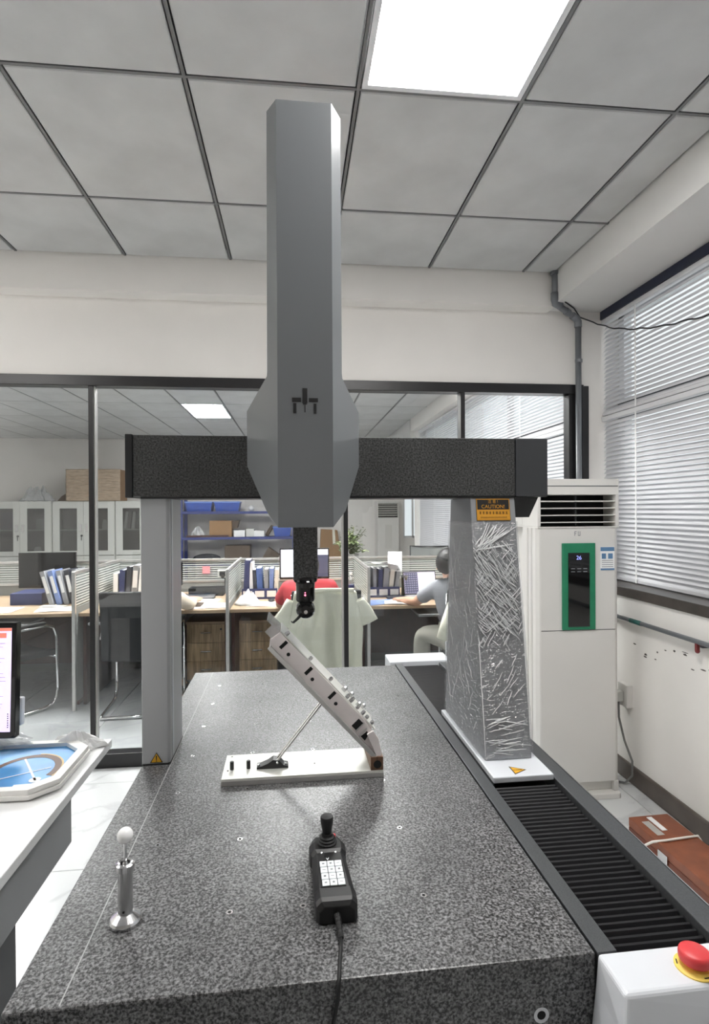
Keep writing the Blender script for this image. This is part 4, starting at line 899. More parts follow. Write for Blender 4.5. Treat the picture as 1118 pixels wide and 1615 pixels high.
# privacy screens
def screen(label, x0, x1, y0, y1, z1):
    t = Thing('desk_screen', label, 'screen', ((x0 + x1) / 2, (y0 + y1) / 2, 0), group='striped glass desk screens')
    alongx = (x1 - x0) > (y1 - y0)
    if alongx:
        t.part('top_rail', MB().box(x0, x1, y0, y1, z1 - 0.022, z1), 'aluminium', bevel=0.002)
        t.part('glass_panel', MB().box(x0, x1, (y0 + y1) / 2 - 0.004, (y0 + y1) / 2 + 0.004, 0.86, z1 - 0.023), 'striped_glass')
        t.part('fabric_panel', MB().box(x0, x1, y0 + 0.004, y1 - 0.004, 0.0, 0.84), 'screen_fabric')
        t.part('middle_rail', MB().box(x0, x1, y0, y1, 0.841, 0.859), 'aluminium')
    else:
        t.part('top_rail', MB().box(x0, x1, y0, y1, z1 - 0.022, z1), 'aluminium', bevel=0.002)
        t.part('end_post', MB().box(x0 - 0.004, x1 + 0.004, y0 - 0.03, y0 - 0.0005, 0.0, z1), 'aluminium', bevel=0.004)
        t.part('glass_panel', MB().box((x0 + x1) / 2 - 0.004, (x0 + x1) / 2 + 0.004, y0, y1, 0.80, z1 - 0.023), 'striped_glass')
        t.part('lower_panel', MB().box(x0 + 0.002, x1 - 0.002, y0, y1, 0.06, 0.799), 'screen_fabric')
PY = 5.76
for (x0, x1, nm), lb in zip(BAYS, ['striped glass screen behind the far left desk', 'striped glass screen with the pink sticky note', 'striped glass screen behind the bright monitor', 'striped glass screen behind the laptop']):
    screen(lb, x0 - 0.02, x1, PY, PY + 0.03, 1.075)
for x, lb in ((-1.71, 'side screen beside the leaning binders'), (-0.535, 'side screen left of the blue binder with metal end post'), (0.605, 'side screen below the leafy plant')):
    screen(lb, x - 0.0095, x + 0.0095, DY0 - 0.05, PY - 0.001, 1.085)
# drawer pedestals
def pedestal(x0, label):
    t = Thing('drawer_pedestal', label, 'drawers', (x0 + 0.17, 5.4, 0), group='wooden drawer pedestals')
    y0 = 5.12; x1 = x0 + 0.345
    t.part('carcass', MB().box(x0, x1, y0 + 0.018, 5.59, 0.05, 0.545), 'drawer_edge')
    t.part('top_board', MB().box(x0 - 0.004, x1 + 0.004, y0 - 0.004, 5.59, 0.546, 0.568), 'drawer_edge', bevel=0.002)
    for k, (a, b) in enumerate(((0.052, 0.215), (0.219, 0.377), (0.381, 0.543))):
        d = t.part('drawer', MB().box(x0 + 0.002, x1 - 0.002, y0, y0 + 0.017, a, b), 'drawer_wood', bevel=0.0015)
        zc = b - 0.07
        t.part('handle', MB().tube([(x0 + 0.125, y0, zc), (x0 + 0.128, y0 - 0.02, zc), (x0 + 0.212, y0 - 0.02, zc), (x0 + 0.215, y0, zc)], 0.0055, 8), 'steel', d)
        if k == 2: t.part('lock', MB().lathe([(0.009, -0.004), (0.009, 0.002)], (x0 + 0.30, y0, b - 0.045), 12, 'y'), 'black_satin', d)
    for px_ in (x0 + 0.04, x1 - 0.04):
        for py_ in (y0 + 0.06, 5.54): t.part('castor', MB().lathe([(0.022, -0.01), (0.022, 0.01)], (px_, py_, 0.022), 12, 'x').box(px_ - 0.012, px_ + 0.012, py_ - 0.012, py_ + 0.012, 0.03, 0.05), 'black_satin')
pedestal(-0.955, 'wooden three-drawer pedestal to the left of the metal screen post')
pedestal(-0.505, 'wooden three-drawer pedestal behind the tilted fixture plate')
# cantilever chairs
def chair(x, y, rot, label, back='black_mesh', pad='black_mesh', width=0.27):
    t = Thing('cantilever_chair', label, 'chair', (x, y, 0), 'l', rot, group='chrome cantilever office chairs')
    for s in (-1, 1):
        w_ = s * width
        pts = [(w_ * 0.96, -0.26, 0.016), (w_, -0.22, 0.016), (w_, 0.12, 0.016), (w_, 0.19, 0.03), (w_, 0.225, 0.08), (w_, 0.235, 0.16), (w_, 0.225, 0.56), (w_, 0.20, 0.635), (w_, 0.14, 0.66), (w_, -0.12, 0.655), (w_ * 0.98, -0.20, 0.64), (w_ * 0.96, -0.245, 0.60)]
        t.part('side_tube', MB().tube(pts, 0.0125, 10), 'chrome', smooth=True)
        t.part('armrest', MB().box(w_ - 0.022, w_ + 0.022, -0.13, 0.13, 0.672, 0.692), 'black_satin', bevel=0.006)
    t.part('rear_floor_bar', MB().tube([(-width * 0.96, -0.26, 0.016), (width * 0.96, -0.26, 0.016)], 0.0125, 10), 'chrome', smooth=True)
    t.part('seat_bar', MB().tube([(-width, 0.228, 0.40), (width, 0.228, 0.40)], 0.0115, 10), 'chrome', smooth=True)
    t.part('seat', MB().grid(lambda u, v: ((u - 0.5) * (2 * width - 0.04), -0.20 + v * 0.43, 0.445 - 0.015 * math.sin(math.pi * u) - 0.012 * v), 8, 6), pad, solid=0.045, bevel=0.008)
    t.part('backrest', MB().grid(lambda u, v: ((u - 0.5) * (2 * width - 0.03), -0.235 - 0.04 * math.sin(math.pi * u) - 0.07 * v ** 1.5, 0.44 + v * 0.52), 8, 8), back, solid=0.03, bevel=0.006)
    t.part('back_upright', MB().tube([(-width * 0.93, -0.20, 0.43), (-width * 0.95, -0.225, 0.65), (-width * 0.93, -0.275, 0.93)], 0.0105, 8).tube([(width * 0.93, -0.20, 0.43), (width * 0.95, -0.225, 0.65), (width * 0.93, -0.275, 0.93)], 0.0105, 8), 'chrome', smooth=True)
    return t
chair(-2.24, 4.69, R(-35), 'black cantilever chair with curved chrome arm at the far left desk')
chair(-1.185, 4.62, R(3), 'black cantilever chair seen from behind next to the machine leg')
chair(0.235, 4.46, 0, 'chair with a pale shirt hung over its back')
chair(1.42, 4.30, R(-10), 'chair of the person in grey at the right desk')
# pale shirt over the middle chair
sh = Thing('hung_shirt', 'pale green short-sleeved shirt hung over the back of an office chair', 'shirt', (0.22, 4.15, 0.4))
def drape(u, v):
    # v 0 behind the chair, over the top, then down the camera side
    if v < 0.18:
        t_ = v / 0.18; z = 0.80 + 0.19 * t_; y = 4.25 - 0.13 * t_; hw = 0.22
    else:
        t_ = (v - 0.18) / 0.82; z = 0.985 - 0.585 * t_ - 0.02 * math.sin(9 * u) * t_; y = 4.085 - 0.03 * t_ + 0.026 * math.sin(u * 21 + 1.6 * t_ + 2.5 * nz(u * 3, t_ * 2, 5.0)) * (0.2 + t_) + 0.02 * nz(u * 11, t_ * 3, 2.0) - 0.012
        hw = 0.225 + 0.055 * min(1, t_ * 2.2) - 0.02 * t_
        if u > 0.62: z -= 0.09 * t_ * (u - 0.62) / 0.2 if u < 0.82 else 0.0
        z += 0.03 * t_ * math.sin(u * 7)
    return (0.222 + (u - 0.5) * 2 * hw, y, z - 0.03 * abs(u - 0.5) * 2 * min(1, v * 3))
sh.part('body', MB().grid(drape, 46, 30), 'shirt_green', smooth=True, solid=0.003)
def sleeve(sx):
    rings = []
    base = 0.222 + sx * 0.225
    for k in range(9):
        t_ = k / 8; cx = base + sx * (0.02 + 0.075 * t_); cz = 0.90 - 0.17 * t_; r = 0.035 + 0.035 * t_
        d = Vector((sx * 0.45, 0, -1)).normalized(); n_ = Vector((-d.z, 0, d.x)); ring_ = []
        for q in range(14):
            a = 2 * math.pi * q / 14
            p = Vector((cx, 4.09, cz)) + n_ * (r * math.cos(a) * (1 + 0.12 * math.sin(3 * a + t_ * 4))) + Vector((0, 1, 0)) * (0.028 * math.sin(a)); ring_.append(tuple(p))
        rings.append(ring_)
    return MB().loft(rings, caps=False)
sh.part('sleeve', sleeve(-1), 'shirt_green', smooth=True, solid=0.003); sh.part('sleeve', sleeve(1), 'shirt_green', smooth=True, solid=0.003)
sh.part('placket', MB().grid(lambda u, v: (0.03 + 0.03 * u - 0.03 * v + 0.012 * math.sin(v * 6), 4.055 - 0.01 * v, 0.94 - 0.42 * v), 3, 14), 'shirt_green', smooth=True, solid=0.004)
sh.part('collar', MB().grid(lambda u, v: (0.03 + 0.40 * u, 4.075 - 0.012 * v, 0.990 - 0.028 * v - 0.01 * abs(u - 0.5)), 16, 3), 'shirt_green', smooth=True, solid=0.006)
ja = Thing('hung_jacket', 'pale jacket hung over the chair of the person in grey', 'jacket', (1.36, 4.0, 0.4))
ja.part('body', MB().grid(lambda u, v: (1.12 + 0.50 * u + 0.03 * v * (u - 0.5), 3.985 - 0.07 * u + 0.02 * math.sin(u * 15 + v) * (0.3 + v) - 0.03 * v, 0.95 - 0.10 * abs(u - 0.4) - 0.44 * v - 0.03 * math.sin(u * 8) * v), 40, 24), 'shirt_green', smooth=True, solid=0.004)
ja.part('sleeve', MB().tube([(1.16, 3.96, 0.90), (1.10, 3.95, 0.74), (1.06, 3.95, 0.62)], [0.05, 0.055, 0.05], 12), 'shirt_green', smooth=True)

# ------------------------------------------------------------------ people
def skin_obj(name, pts, edges, m, parent, sub=2, root=0):
    me = bpy.data.meshes.new(name); me.from_pydata([p[:3] for p in pts], edges, [])
    me.materials.append(MATS[m]); o = link(name, me, parent)
    md = o.modifiers.new('skin', 'SKIN'); md.use_smooth_shade = True
    for i, p in enumerate(pts):
        sv = me.skin_vertices[0].data[i]; r_ = p[3]; sv.radius = r_ if isinstance(r_, tuple) else (r_, r_); sv.use_root = (i == root)
    sb = o.modifiers.new('sub', 'SUBSURF'); sb.levels = sub; sb.render_levels = sub
    return o
def person(label, loc, rot, shirt, trousers, J, long_sleeve=False):
    """seated figure facing local +y; J holds joint positions in local coordinates"""
    t = Thing('person', label, 'person', loc, 'l', rot)
    V = []; E = []; idx = {}
    def a(n, p, r, par=None):
        idx[n] = len(V); V.append((p[0], p[1], p[2], r))
        if par is not None: E.append((idx[par], idx[n]))
    mid = lambda p, q, k: tuple(p[i] + (q[i] - p[i]) * k for i in range(3))
    a('pelvis', J['pelvis'], 0.125); a('waist', mid(J['pelvis'], J['chest'], 0.5), (0.135, 0.10), 'pelvis'); a('chest', J['chest'], (0.155, 0.105), 'waist')
    a('neck0', mid(J['chest'], J['neck'], 0.75), 0.075, 'chest'); a('neck', J['neck'], 0.052, 'neck0')
    hd_ = J['head']; f = J.get('look', (0, 1, 0)); F_ = Vector(f).normalized(); S_ = F_.cross(Vector((0, 0, 1)))
    a('jaw', mid(J['neck'], hd_, 0.55), 0.066, 'neck'); a('head', hd_, (0.078, 0.088), 'jaw'); a('crown', (hd_[0], hd_[1], hd_[2] + 0.075), 0.06, 'head')
    jw = Vector(J['neck']).lerp(Vector(hd_), 0.75)
    a('nose', tuple(jw + F_ * 0.105), 0.012, 'jaw')
    for s in (-1, 1): a('ear%d' % s, tuple(Vector(hd_) + S_ * s * 0.086 + Vector((0, 0, -0.02))), 0.014, 'head')
    for s, sd in (('L', -1), ('R', 1)):
        a('sh' + s, J['shoulder' + s], 0.062, 'chest'); a('up' + s, mid(J['shoulder' + s], J['elbow' + s], 0.5), 0.050, 'sh' + s); a('el' + s, J['elbow' + s], 0.041, 'up' + s)
        a('fo' + s, mid(J['elbow' + s], J['wrist' + s], 0.45), 0.038, 'el' + s); a('wr' + s, J['wrist' + s], 0.026, 'fo' + s)
        W = Vector(J['wrist' + s]); d = (W - Vector(J['elbow' + s])).normalized(); sd_ = d.cross(Vector((0, 0, 1))).normalized()
        a('pa' + s, tuple(W + d * 0.06), (0.036, 0.016), 'wr' + s)
        for k, (of, ln) in enumerate(((-0.030, 0.062), (-0.010, 0.074), (0.010, 0.070), (0.029, 0.055))):
            b_ = W + d * 0.088 + sd_ * of
            a('f%d%s' % (k, s), tuple(b_), 0.010, 'pa' + s); a('g%d%s' % (k, s), tuple(b_ + d * ln * 0.55 + Vector((0, 0, -0.004))), 0.0088, 'f%d%s' % (k, s)); a('h%d%s' % (k, s), tuple(b_ + d * ln + Vector((0, 0, -0.018))), 0.0075, 'g%d%s' % (k, s))
        tb_ = W + d * 0.035 - sd_ * sd * -0.034
        a('t0' + s, tuple(tb_), 0.012, 'wr' + s); a('t1' + s, tuple(tb_ + d * 0.035 + sd_ * sd * 0.018), 0.010, 't0' + s)
        a('hi' + s, mid(J['pelvis'], J['knee' + s], 0.2), 0.10, 'pelvis'); a('kn' + s, J['knee' + s], 0.068, 'hi' + s); a('an' + s, J['ankle' + s], 0.042, 'kn' + s)
        A_ = J['ankle' + s]; a('to' + s, (A_[0], A_[1] + 0.15, A_[2] - 0.05), 0.038, 'an' + s)
    skin_obj('body', V, E, 'skin', t.root)
    g = lambda n, k=1.0, dz=0: (V[idx[n]][0], V[idx[n]][1], V[idx[n]][2] + dz, tuple(x * k for x in V[idx[n]][3]) if isinstance(V[idx[n]][3], tuple) else V[idx[n]][3] * k)
    sv = [g('pelvis', 1.12, 0.02), g('waist', 1.14), g('chest', 1.16), g('neck0', 1.3), (V[idx['neck']][0], V[idx['neck']][1] - 0.005, V[idx['neck']][2] - 0.012, 0.064)]; se = [(0, 1), (1, 2), (2, 3), (3, 4)]
    for s in 'LR':
        k = len(sv); sv += [g('sh' + s, 1.18), g('up' + s, 1.28)]; se += [(2, k), (k, k + 1)]
        e = V[idx['el' + s]]; u_ = V[idx['up' + s]]
        if long_sleeve: sv += [g('el' + s, 1.35), g('fo' + s, 1.35), g('wr' + s, 1.35)]; se += [(k + 1, k + 2), (k + 2, k + 3), (k + 3, k + 4)]
        else: sv += [mid(u_[:3], e[:3], 0.6) + (0.062,)]; se += [(k + 1, k + 2)]
    skin_obj('shirt', sv, se, shirt, t.root)
    tv = [g('pelvis', 1.1, -0.02)]; te = []
    for s in 'LR':
        k = len(tv); tv += [g('hi' + s, 1.12), g('kn' + s, 1.2), mid(V[idx['kn' + s]][:3], V[idx['an' + s]][:3], 0.5) + (0.075,), g('an' + s, 1.5, 0.03)]; te += [(0, k), (k, k + 1), (k + 1, k + 2), (k + 2, k + 3)]
        A_ = J['ankle' + s]
        t.part('shoe', MB().ball((A_[0], A_[1] + 0.07, max(0.036, A_[2] - 0.055)), 0.05, 0.13, 0.034, 12, 8), 'black_satin', smooth=True)
    skin_obj('trousers', tv, te, trousers, t.root)
    h = Vector(hd_); hm = MB()
    def hair(u, v):
        th = 2 * math.pi * u; ph = v * (2.15 - 0.35 * (math.cos(th) * F_.x + math.sin(th) * F_.y))
        d = Vector((math.sin(ph) * math.cos(th), math.sin(ph) * math.sin(th), math.cos(ph)))
        fr = d.dot(F_); lim = 1.0
        if fr > 0.35 and ph > 1.0: d = d.lerp(Vector((d.x * 0.75, d.y * 0.75, d.z)), min(1, (fr - 0.35) * 2.5))
        p = Vector((d.x * 0.099, d.y * 0.106, d.z * 0.118)) * (1 + 0.03 * nz(th * 4, ph * 6, 1.0))
        return tuple(h + p + Vector((0, 0, 0.002)) - F_ * 0.016)
    t.part('hair', hm.grid(hair, 36, 18), 'hair', smooth=True)
    return t
person('person in a grey polo shirt typing at the laptop, seen from behind', (1.285, 4.36, 0), R(8), 'grey_cloth', 'khaki_cloth', dict(
    pelvis=(0.03, -0.05, 0.53), chest=(0.0, 0.06, 0.87), neck=(-0.01, 0.11, 1.02), head=(-0.015, 0.15, 1.115), look=(0.25, 1, -0.3),
    shoulderL=(-0.165, 0.07, 0.93), shoulderR=(0.175, 0.07, 0.93), elbowL=(-0.25, 0.26, 0.79), elbowR=(0.24, 0.26, 0.79), wristL=(-0.29, 0.44, 0.785), wristR=(0.06, 0.50, 0.79),
    kneeL=(-0.20, 0.26, 0.53), kneeR=(0.10, 0.33, 0.53), ankleL=(-0.21, 0.25, 0.10), ankleR=(0.10, 0.30, 0.10)))
person('person in a red shirt at the bright monitor, behind the probe', (0.10, 4.45, 0), 0, 'red_cloth', 'dark_cloth', dict(
    pelvis=(0.06, -0.05, 0.53), chest=(0.015, 0.04, 0.86), neck=(0.005, 0.10, 1.01), head=(0.0, 0.13, 1.105), look=(0, 1, -0.1),
    shoulderL=(-0.165, 0.06, 0.925), shoulderR=(0.19, 0.06, 0.935), elbowL=(-0.225, 0.20, 0.78), elbowR=(0.26, 0.26, 0.79), wristL=(-0.10, 0.42, 0.79), wristR=(0.16, 0.48, 0.79),
    kneeL=(-0.08, 0.36, 0.52), kneeR=(0.16, 0.36, 0.52), ankleL=(-0.08, 0.34, 0.10), ankleR=(0.16, 0.34, 0.10)))
person('person in cream sleeves mostly hidden behind the left machine leg', (-1.055, 4.60, 0), R(-25), 'cream_cloth', 'dark_cloth', dict(
    pelvis=(0.0, -0.06, 0.53), chest=(0.0, 0.02, 0.80), neck=(0.0, 0.06, 0.93), head=(0.0, 0.11, 1.03), look=(0.2, 1, -0.4),
    shoulderL=(-0.13, 0.06, 0.87), shoulderR=(0.13, 0.03, 0.87), elbowL=(-0.10, 0.20, 0.79), elbowR=(0.165, 0.13, 0.80), wristL=(-0.02, 0.34, 0.80), wristR=(0.10, 0.29, 0.80),
    kneeL=(-0.22, 0.28, 0.52), kneeR=(-0.08, 0.30, 0.52), ankleL=(-0.22, 0.26, 0.10), ankleR=(-0.08, 0.28, 0.10)), long_sleeve=True)

# ------------------------------------------------------------------ on the desks
def monitor(x0, x1, y, z0, z1, label, scr, rot=0, extra=None):
    t = Thing('office_monitor', label, 'monitor', ((x0 + x1) / 2, y, DZ), 'l', rot)
    hw = (x1 - x0) / 2; a, b = z0 - DZ, z1 - DZ
    t.part('bezel', MB().box(-hw, hw, 0, 0.03, a, b), 'gloss_black', bevel=0.002)
    t.part('screen', MB().box(-hw + 0.012, hw - 0.012, -0.0015, -0.0002, a + 0.022, b - 0.012), scr)
    if extra: t.part('screen_window', MB().box(hw - 0.22, hw - 0.012, -0.0025, -0.0016, a + 0.022, b - 0.065), 'screen_dark')
    t.part('neck', MB().box(-0.03, 0.03, 0.03, 0.05, 0.01, b - 0.1), 'black_satin'); t.part('foot', MB().box(-0.11, 0.11, -0.06, 0.12, 0.0, 0.012), 'black_satin', bevel=0.003)
monitor(-0.142, 0.338, 5.50, 0.885, 1.185, 'bright white monitor facing the person in red', 'screen_white', 0, True)
monitor(-1.215, -1.045, 5.42, 0.86, 1.07, 'bright monitor edge next to the pink sticky note', 'screen_white')
monitor(-2.56, -2.05, 5.56, 0.84, 1.17, 'switched-off black monitor on the far left desk', 'gloss_black')
lt = Thing('laptop', 'open laptop with dark tiled screen in front of the person in grey', 'laptop', (1.17, 5.15, DZ), 'l', R(6))
lt.part('keyboard_base', MB().box(-0.16, 0.16, -0.22, 0.0, 0.0, 0.016), 'desk_metal', bevel=0.003)
RL = Matrix.Translation((0, 0.0, 0.016)) @ Matrix.Rotation(R(-14), 4, 'X')
ls = lt.part('lid', MB().box(-0.16, 0.16, 0.0, 0.008, 0.0, 0.215, RL), 'black_satin')
lt.part('screen', MB().box(-0.152, 0.152, -0.0012, -0.0002, 0.010, 0.207, RL), 'screen_lilac', ls)
lt.part('screen_table', MB().box(-0.150, -0.02, -0.002, -0.0013, 0.012, 0.205, RL), 'screen_dark', ls)
gm = MB()
for i in range(6):
    for j in range(9): gm.box(-0.147 + i * 0.021, -0.133 + i * 0.021, -0.0028, -0.0021, 0.016 + j * 0.021, 0.028 + j * 0.021, RL)
lt.part('screen_cells', gm, 'screen_grey', ls)
random.seed(5)
def book(x, y, z, wd, dp, h, lean, m, label, cat='binder', rz=0, grp=None, spine=None):
    t = Thing('binder' if cat == 'binder' else 'folder', label, cat, (x, y, z), 'l', rz, group=grp)
    RL_ = Matrix.Rotation(R(lean), 4, 'Y')
    lift = abs(math.sin(R(lean))) * wd / 2
    RL_ = Matrix.Translation((0, 0, lift)) @ RL_
    t.part('cover', MB().box(-wd / 2, -wd / 2 + 0.003, 0, dp, 0, h, RL_).box(wd / 2 - 0.003, wd / 2, 0, dp, 0, h, RL_).box(-wd / 2 + 0.003, wd / 2 - 0.003, 0, 0.003, 0, h, RL_), m)
    t.part('pages', MB().box(-wd / 2 + 0.003, wd / 2 - 0.003, 0.0035, dp - 0.004, 0.004, h - 0.006, RL_), 'paper')
    if spine: t.part('spine_label', MB().box(-wd / 2 + 0.006, wd / 2 - 0.006, -0.001, -0.0001, h * 0.35, h * 0.85, RL_), spine)
nth = ['first', 'second', 'third', 'fourth', 'fifth', 'sixth', 'seventh']
for k, (wd, m, sp) in enumerate(((0.036, 'grey_binder', 'paper'), (0.038, 'paper_blue', 'paper'), (0.036, 'grey_binder', 'paper'), (0.04, 'dark_binder', 'paper'), (0.036, 'grey_binder', 'paper'))):
    book(-2.06 + k * 0.052, 5.05 + 0.02 * k, DZ, wd, 0.22, 0.30, -16 + k * 1.2, m, '%s leaning binder from the left on the far left desk' % nth[k], grp='leaning binders on the far left desk', spine=sp)
for k, (wd, h, m, sp) in enumerate(((0.040, 0.24, 'paper', None), (0.045, 0.27, 'navy_binder', None), (0.04, 0.30, 'dark_binder', None), (0.05, 0.31, 'grey_binder', 'paper'), (0.045, 0.30, 'paper', None), (0.04, 0.31, 'grey_binder', 'paper'), (0.045, 0.30, 'dark_binder', 'paper'))):
    book(-1.615 + k * 0.054, 5.30, DZ, wd, 0.22, h, 1 + k, m, '%s upright binder from the left behind the black chair' % nth[k], grp='upright binders behind the black chair', spine=sp)
rack_items = [(0.050, 0.36, 'navy_binder', 3), (0.030, 0.335, 'paper', 0), (0.03, 0.27, 'dark_binder', -3), (0.05, 0.285, 'blue_binder', -4), (0.035, 0.275, 'grey_binder', 0), (0.035, 0.28, 'paper_blue', 1), (0.03, 0.27, 'paper_cream', 3)]
x = -0.470
for k, (wd, h, m, le) in enumerate(rack_items):
    x += wd / 2 + 0.004
    book(x, 5.20, DZ + 0.012, wd, 0.24, h - 0.02, le, m, '%s upright folder from the left beside the bright monitor' % nth[k], 'folder', grp='folders beside the bright monitor')
    x += wd / 2 + 0.004
def rack(x0, x1, y0, label):
    t = Thing('file_rack', label, 'rack', ((x0 + x1) / 2, y0, DZ), group='blue desk file racks')
    t.part('tray', MB().box(x0, x1, y0, y0 + 0.28, DZ, DZ + 0.01), 'navy_binder'); t.part('front_panel', MB().box(x0, x1, y0 - 0.012, y0 - 0.001, DZ, DZ + 0.095), 'navy_binder', bevel=0.002)
    n = 3; w_ = (x1 - x0) / n
    for k in range(n): t.part('tag', MB().box(x0 + k * w_ + 0.012, x0 + (k + 1) * w_ - 0.012, y0 - 0.0135, y0 - 0.0125, DZ + 0.02, DZ + 0.075), 'paper')
rack(-0.475, -0.155, 5.18, 'blue file rack holding folders beside the bright monitor')
rack(0.66, 0.965, 5.13, 'blue file rack holding plastic folders below the plant')
for k, (wd, h, m) in enumerate(((0.035, 0.27, 'dark_binder'), (0.03, 0.28, 'grey_binder'), (0.04, 0.27, 'navy_binder'), (0.05, 0.28, 'grey_binder'), (0.04, 0.27, 'paper_cream'), (0.035, 0.27, 'grey_binder'))):
    book(0.69 + k * 0.048, 5.15, DZ + 0.012, wd, 0.24, h - 0.03, -2 + 2 * k, m, '%s upright folder from the left below the leafy plant' % nth[k], 'folder', grp='folders below the plant')
def sheet(x, y, z, w_, d_, rz, m, label, sag=0.004, tilt=None):
    t_ = MB().grid(lambda u, v: ((u - 0.5) * w_, (v - 0.5) * d_, 0.001 + sag * abs(math.sin(u * 4 + v * 3))), 6, 6)
    o = solo('paper_sheet', t_, m, label, 'paper', (x, y, z), frame='l', rot=R(rz), solid=0.0008)
    if tilt: o.rotation_euler = (R(tilt[0]), R(tilt[1]), R(rz))
sheet(0.815, 5.20, DZ + 0.295, 0.26, 0.30, 12, 'paper', 'white paper lying on top of the folders below the plant', 0.012, (-4, 6))
sheet(0.935, 5.20, DZ + 0.32, 0.13, 0.20, -12, 'paper', 'white paper standing up behind the folders below the plant', 0.004, (62, 0))
sheet(-2.44, 4.86, DZ, 0.38, 0.28, 4, 'paper', 'white paper at the front of the far left desk')
sheet(-2.02, 4.99, DZ + 0.0052, 0.20, 0.10, -6, 'paper_cream', 'cream paper in the middle of the far left desk')
sheet(-1.93, 4.86, DZ, 0.32, 0.22, 10, 'paper', 'white paper below the leaning binders')
sheet(-0.70, 4.86, DZ, 0.30, 0.26, 8, 'paper', 'white paper on the desk left of the metal post')
sheet(-0.84, 5.15, DZ, 0.34, 0.20, -4, 'paper_cream', 'cream paper near the pink sticky note')
sheet(-0.24, 4.88, DZ, 0.30, 0.24, -8, 'paper', 'white paper beside the red shirt')
sheet(0.74, 4.84, DZ, 0.30, 0.24, 18, 'paper_blue', 'bluish paper in front of the blue file rack')
sheet(0.90, 4.78, DZ + 0.006, 0.26, 0.18, -8, 'paper', 'white paper under the arm of the person in grey')
sheet(0.98, 4.98, DZ, 0.24, 0.14, -20, 'paper', 'white paper near the olive tin')
solo('notebook', MB().box(-0.93, -0.78, 4.80, 4.98, DZ, DZ + 0.012), 'cardboard_dark', 'dark brown notebook by the cream sleeve', 'notebook', bevel=0.002)
solo('blue_folder', MB().box(-2.43, -2.17, 5.12, 5.40, DZ, DZ + 0.10), 'navy_binder', 'thick navy box file lying left of the leaning binders', 'box file', bevel=0.003)
solo('dark_folder', MB().box(0.83, 1.0, 4.98, 5.09, DZ, DZ + 0.02, ), 'dark_binder', 'dark folder lying in front of the blue file rack', 'folder', bevel=0.002)
solo('white_bag', crumple(-0.395, 4.92, DZ, 0.11, 0.12, 0.115, 5.1, 9), 'bag_white', 'crumpled white plastic bag beside the metal screen post', 'bag', smooth=True, solid=0.001)
solo('mouse', MB().ball((0, 0, 0.014), 0.03, 0.05, 0.0138, 14, 8), 'black_satin', 'black mouse on the desk beside the red shirt', 'mouse', (-0.205, 5.02, DZ + 0.0005), frame='l', smooth=True)
solo('sticky_note', MB().box(-0.915, -0.840, PY - 0.004, PY - 0.0005, 0.925, 1.0), 'sticky_pink', 'pink sticky note on the striped screen', 'note')
ph_ = Thing('desk_phone', 'small white desk phone leaning by the metal screen post', 'phone', (-0.66, 5.60, DZ), 'l', 0)
ph_.part('stand', MB().box(-0.02, 0.02, 0.0, 0.03, 0.0, 0.17), 'black_satin'); ph_.part('body', MB().box(-0.085, 0.085, -0.02, 0.02, 0.15, 0.23), 'cabinet_grey', bevel=0.006)
ph_.part('display', MB().box(-0.065, 0.035, -0.022, -0.0202, 0.17, 0.215), 'black_satin'); ph_.part('button', MB().ball((-0.035, -0.022, 0.165), 0.018, 0.006, 0.018, 12, 6), 'gloss_black')
bo = Thing('water_bottle', 'clear plastic water bottle behind the glass mullion', 'bottle', (0.525, 5.25, DZ), 'l')
bo.part('bottle', MB().lathe([(0.03, 0.0), (0.033, 0.01), (0.033, 0.13), (0.028, 0.16), (0.012, 0.185), (0.012, 0.20)], n=18), 'bottle_plastic', smooth=True); bo.part('cap', MB().lathe([(0.014, 0.20), (0.014, 0.222)], n=14), 'paper')
bo.part('bottle_label', MB().lathe([(0.0335, 0.06), (0.0335, 0.105)], n=18), 'navy_binder')
ti = Thing('olive_tin', 'olive metal tin standing beside the laptop', 'tin', (1.03, 5.2, DZ), 'l')
ti.part('can', MB().lathe([(0.034, 0.0), (0.034, 0.165), (0.030, 0.17)], n=20), 'tin_olive'); ti.part('lid', MB().lathe([(0.036, 0.1701), (0.036, 0.19), (0.03, 0.193)], n=20), 'steel')
kb_ = Thing('keyboard', 'black keyboard on the desk below the pink note', 'keyboard', (-0.93, 5.3, DZ), 'l')
kb_.part('keyboard_case', MB().prism([(-0.07, 0.0), (0.07, 0.0), (0.07, 0.028), (-0.07, 0.014)], 'x', -0.2, 0.2), 'black_satin', bevel=0.003)
bx = Thing('black_basket', 'low black desk tray below the striped screen', 'tray', (-0.83, 5.5, DZ), 'l')
bx.part('tray', MB().box(-0.16, 0.16, -0.08, 0.08, 0.0, 0.006).box(-0.16, 0.16, -0.08, -0.074, 0.006, 0.075).box(-0.16, 0.16, 0.074, 0.08, 0.006, 0.075).box(-0.16, -0.154, -0.074, 0.074, 0.006, 0.075).box(0.154, 0.16, -0.074, 0.074, 0.006, 0.075), 'black_mesh')
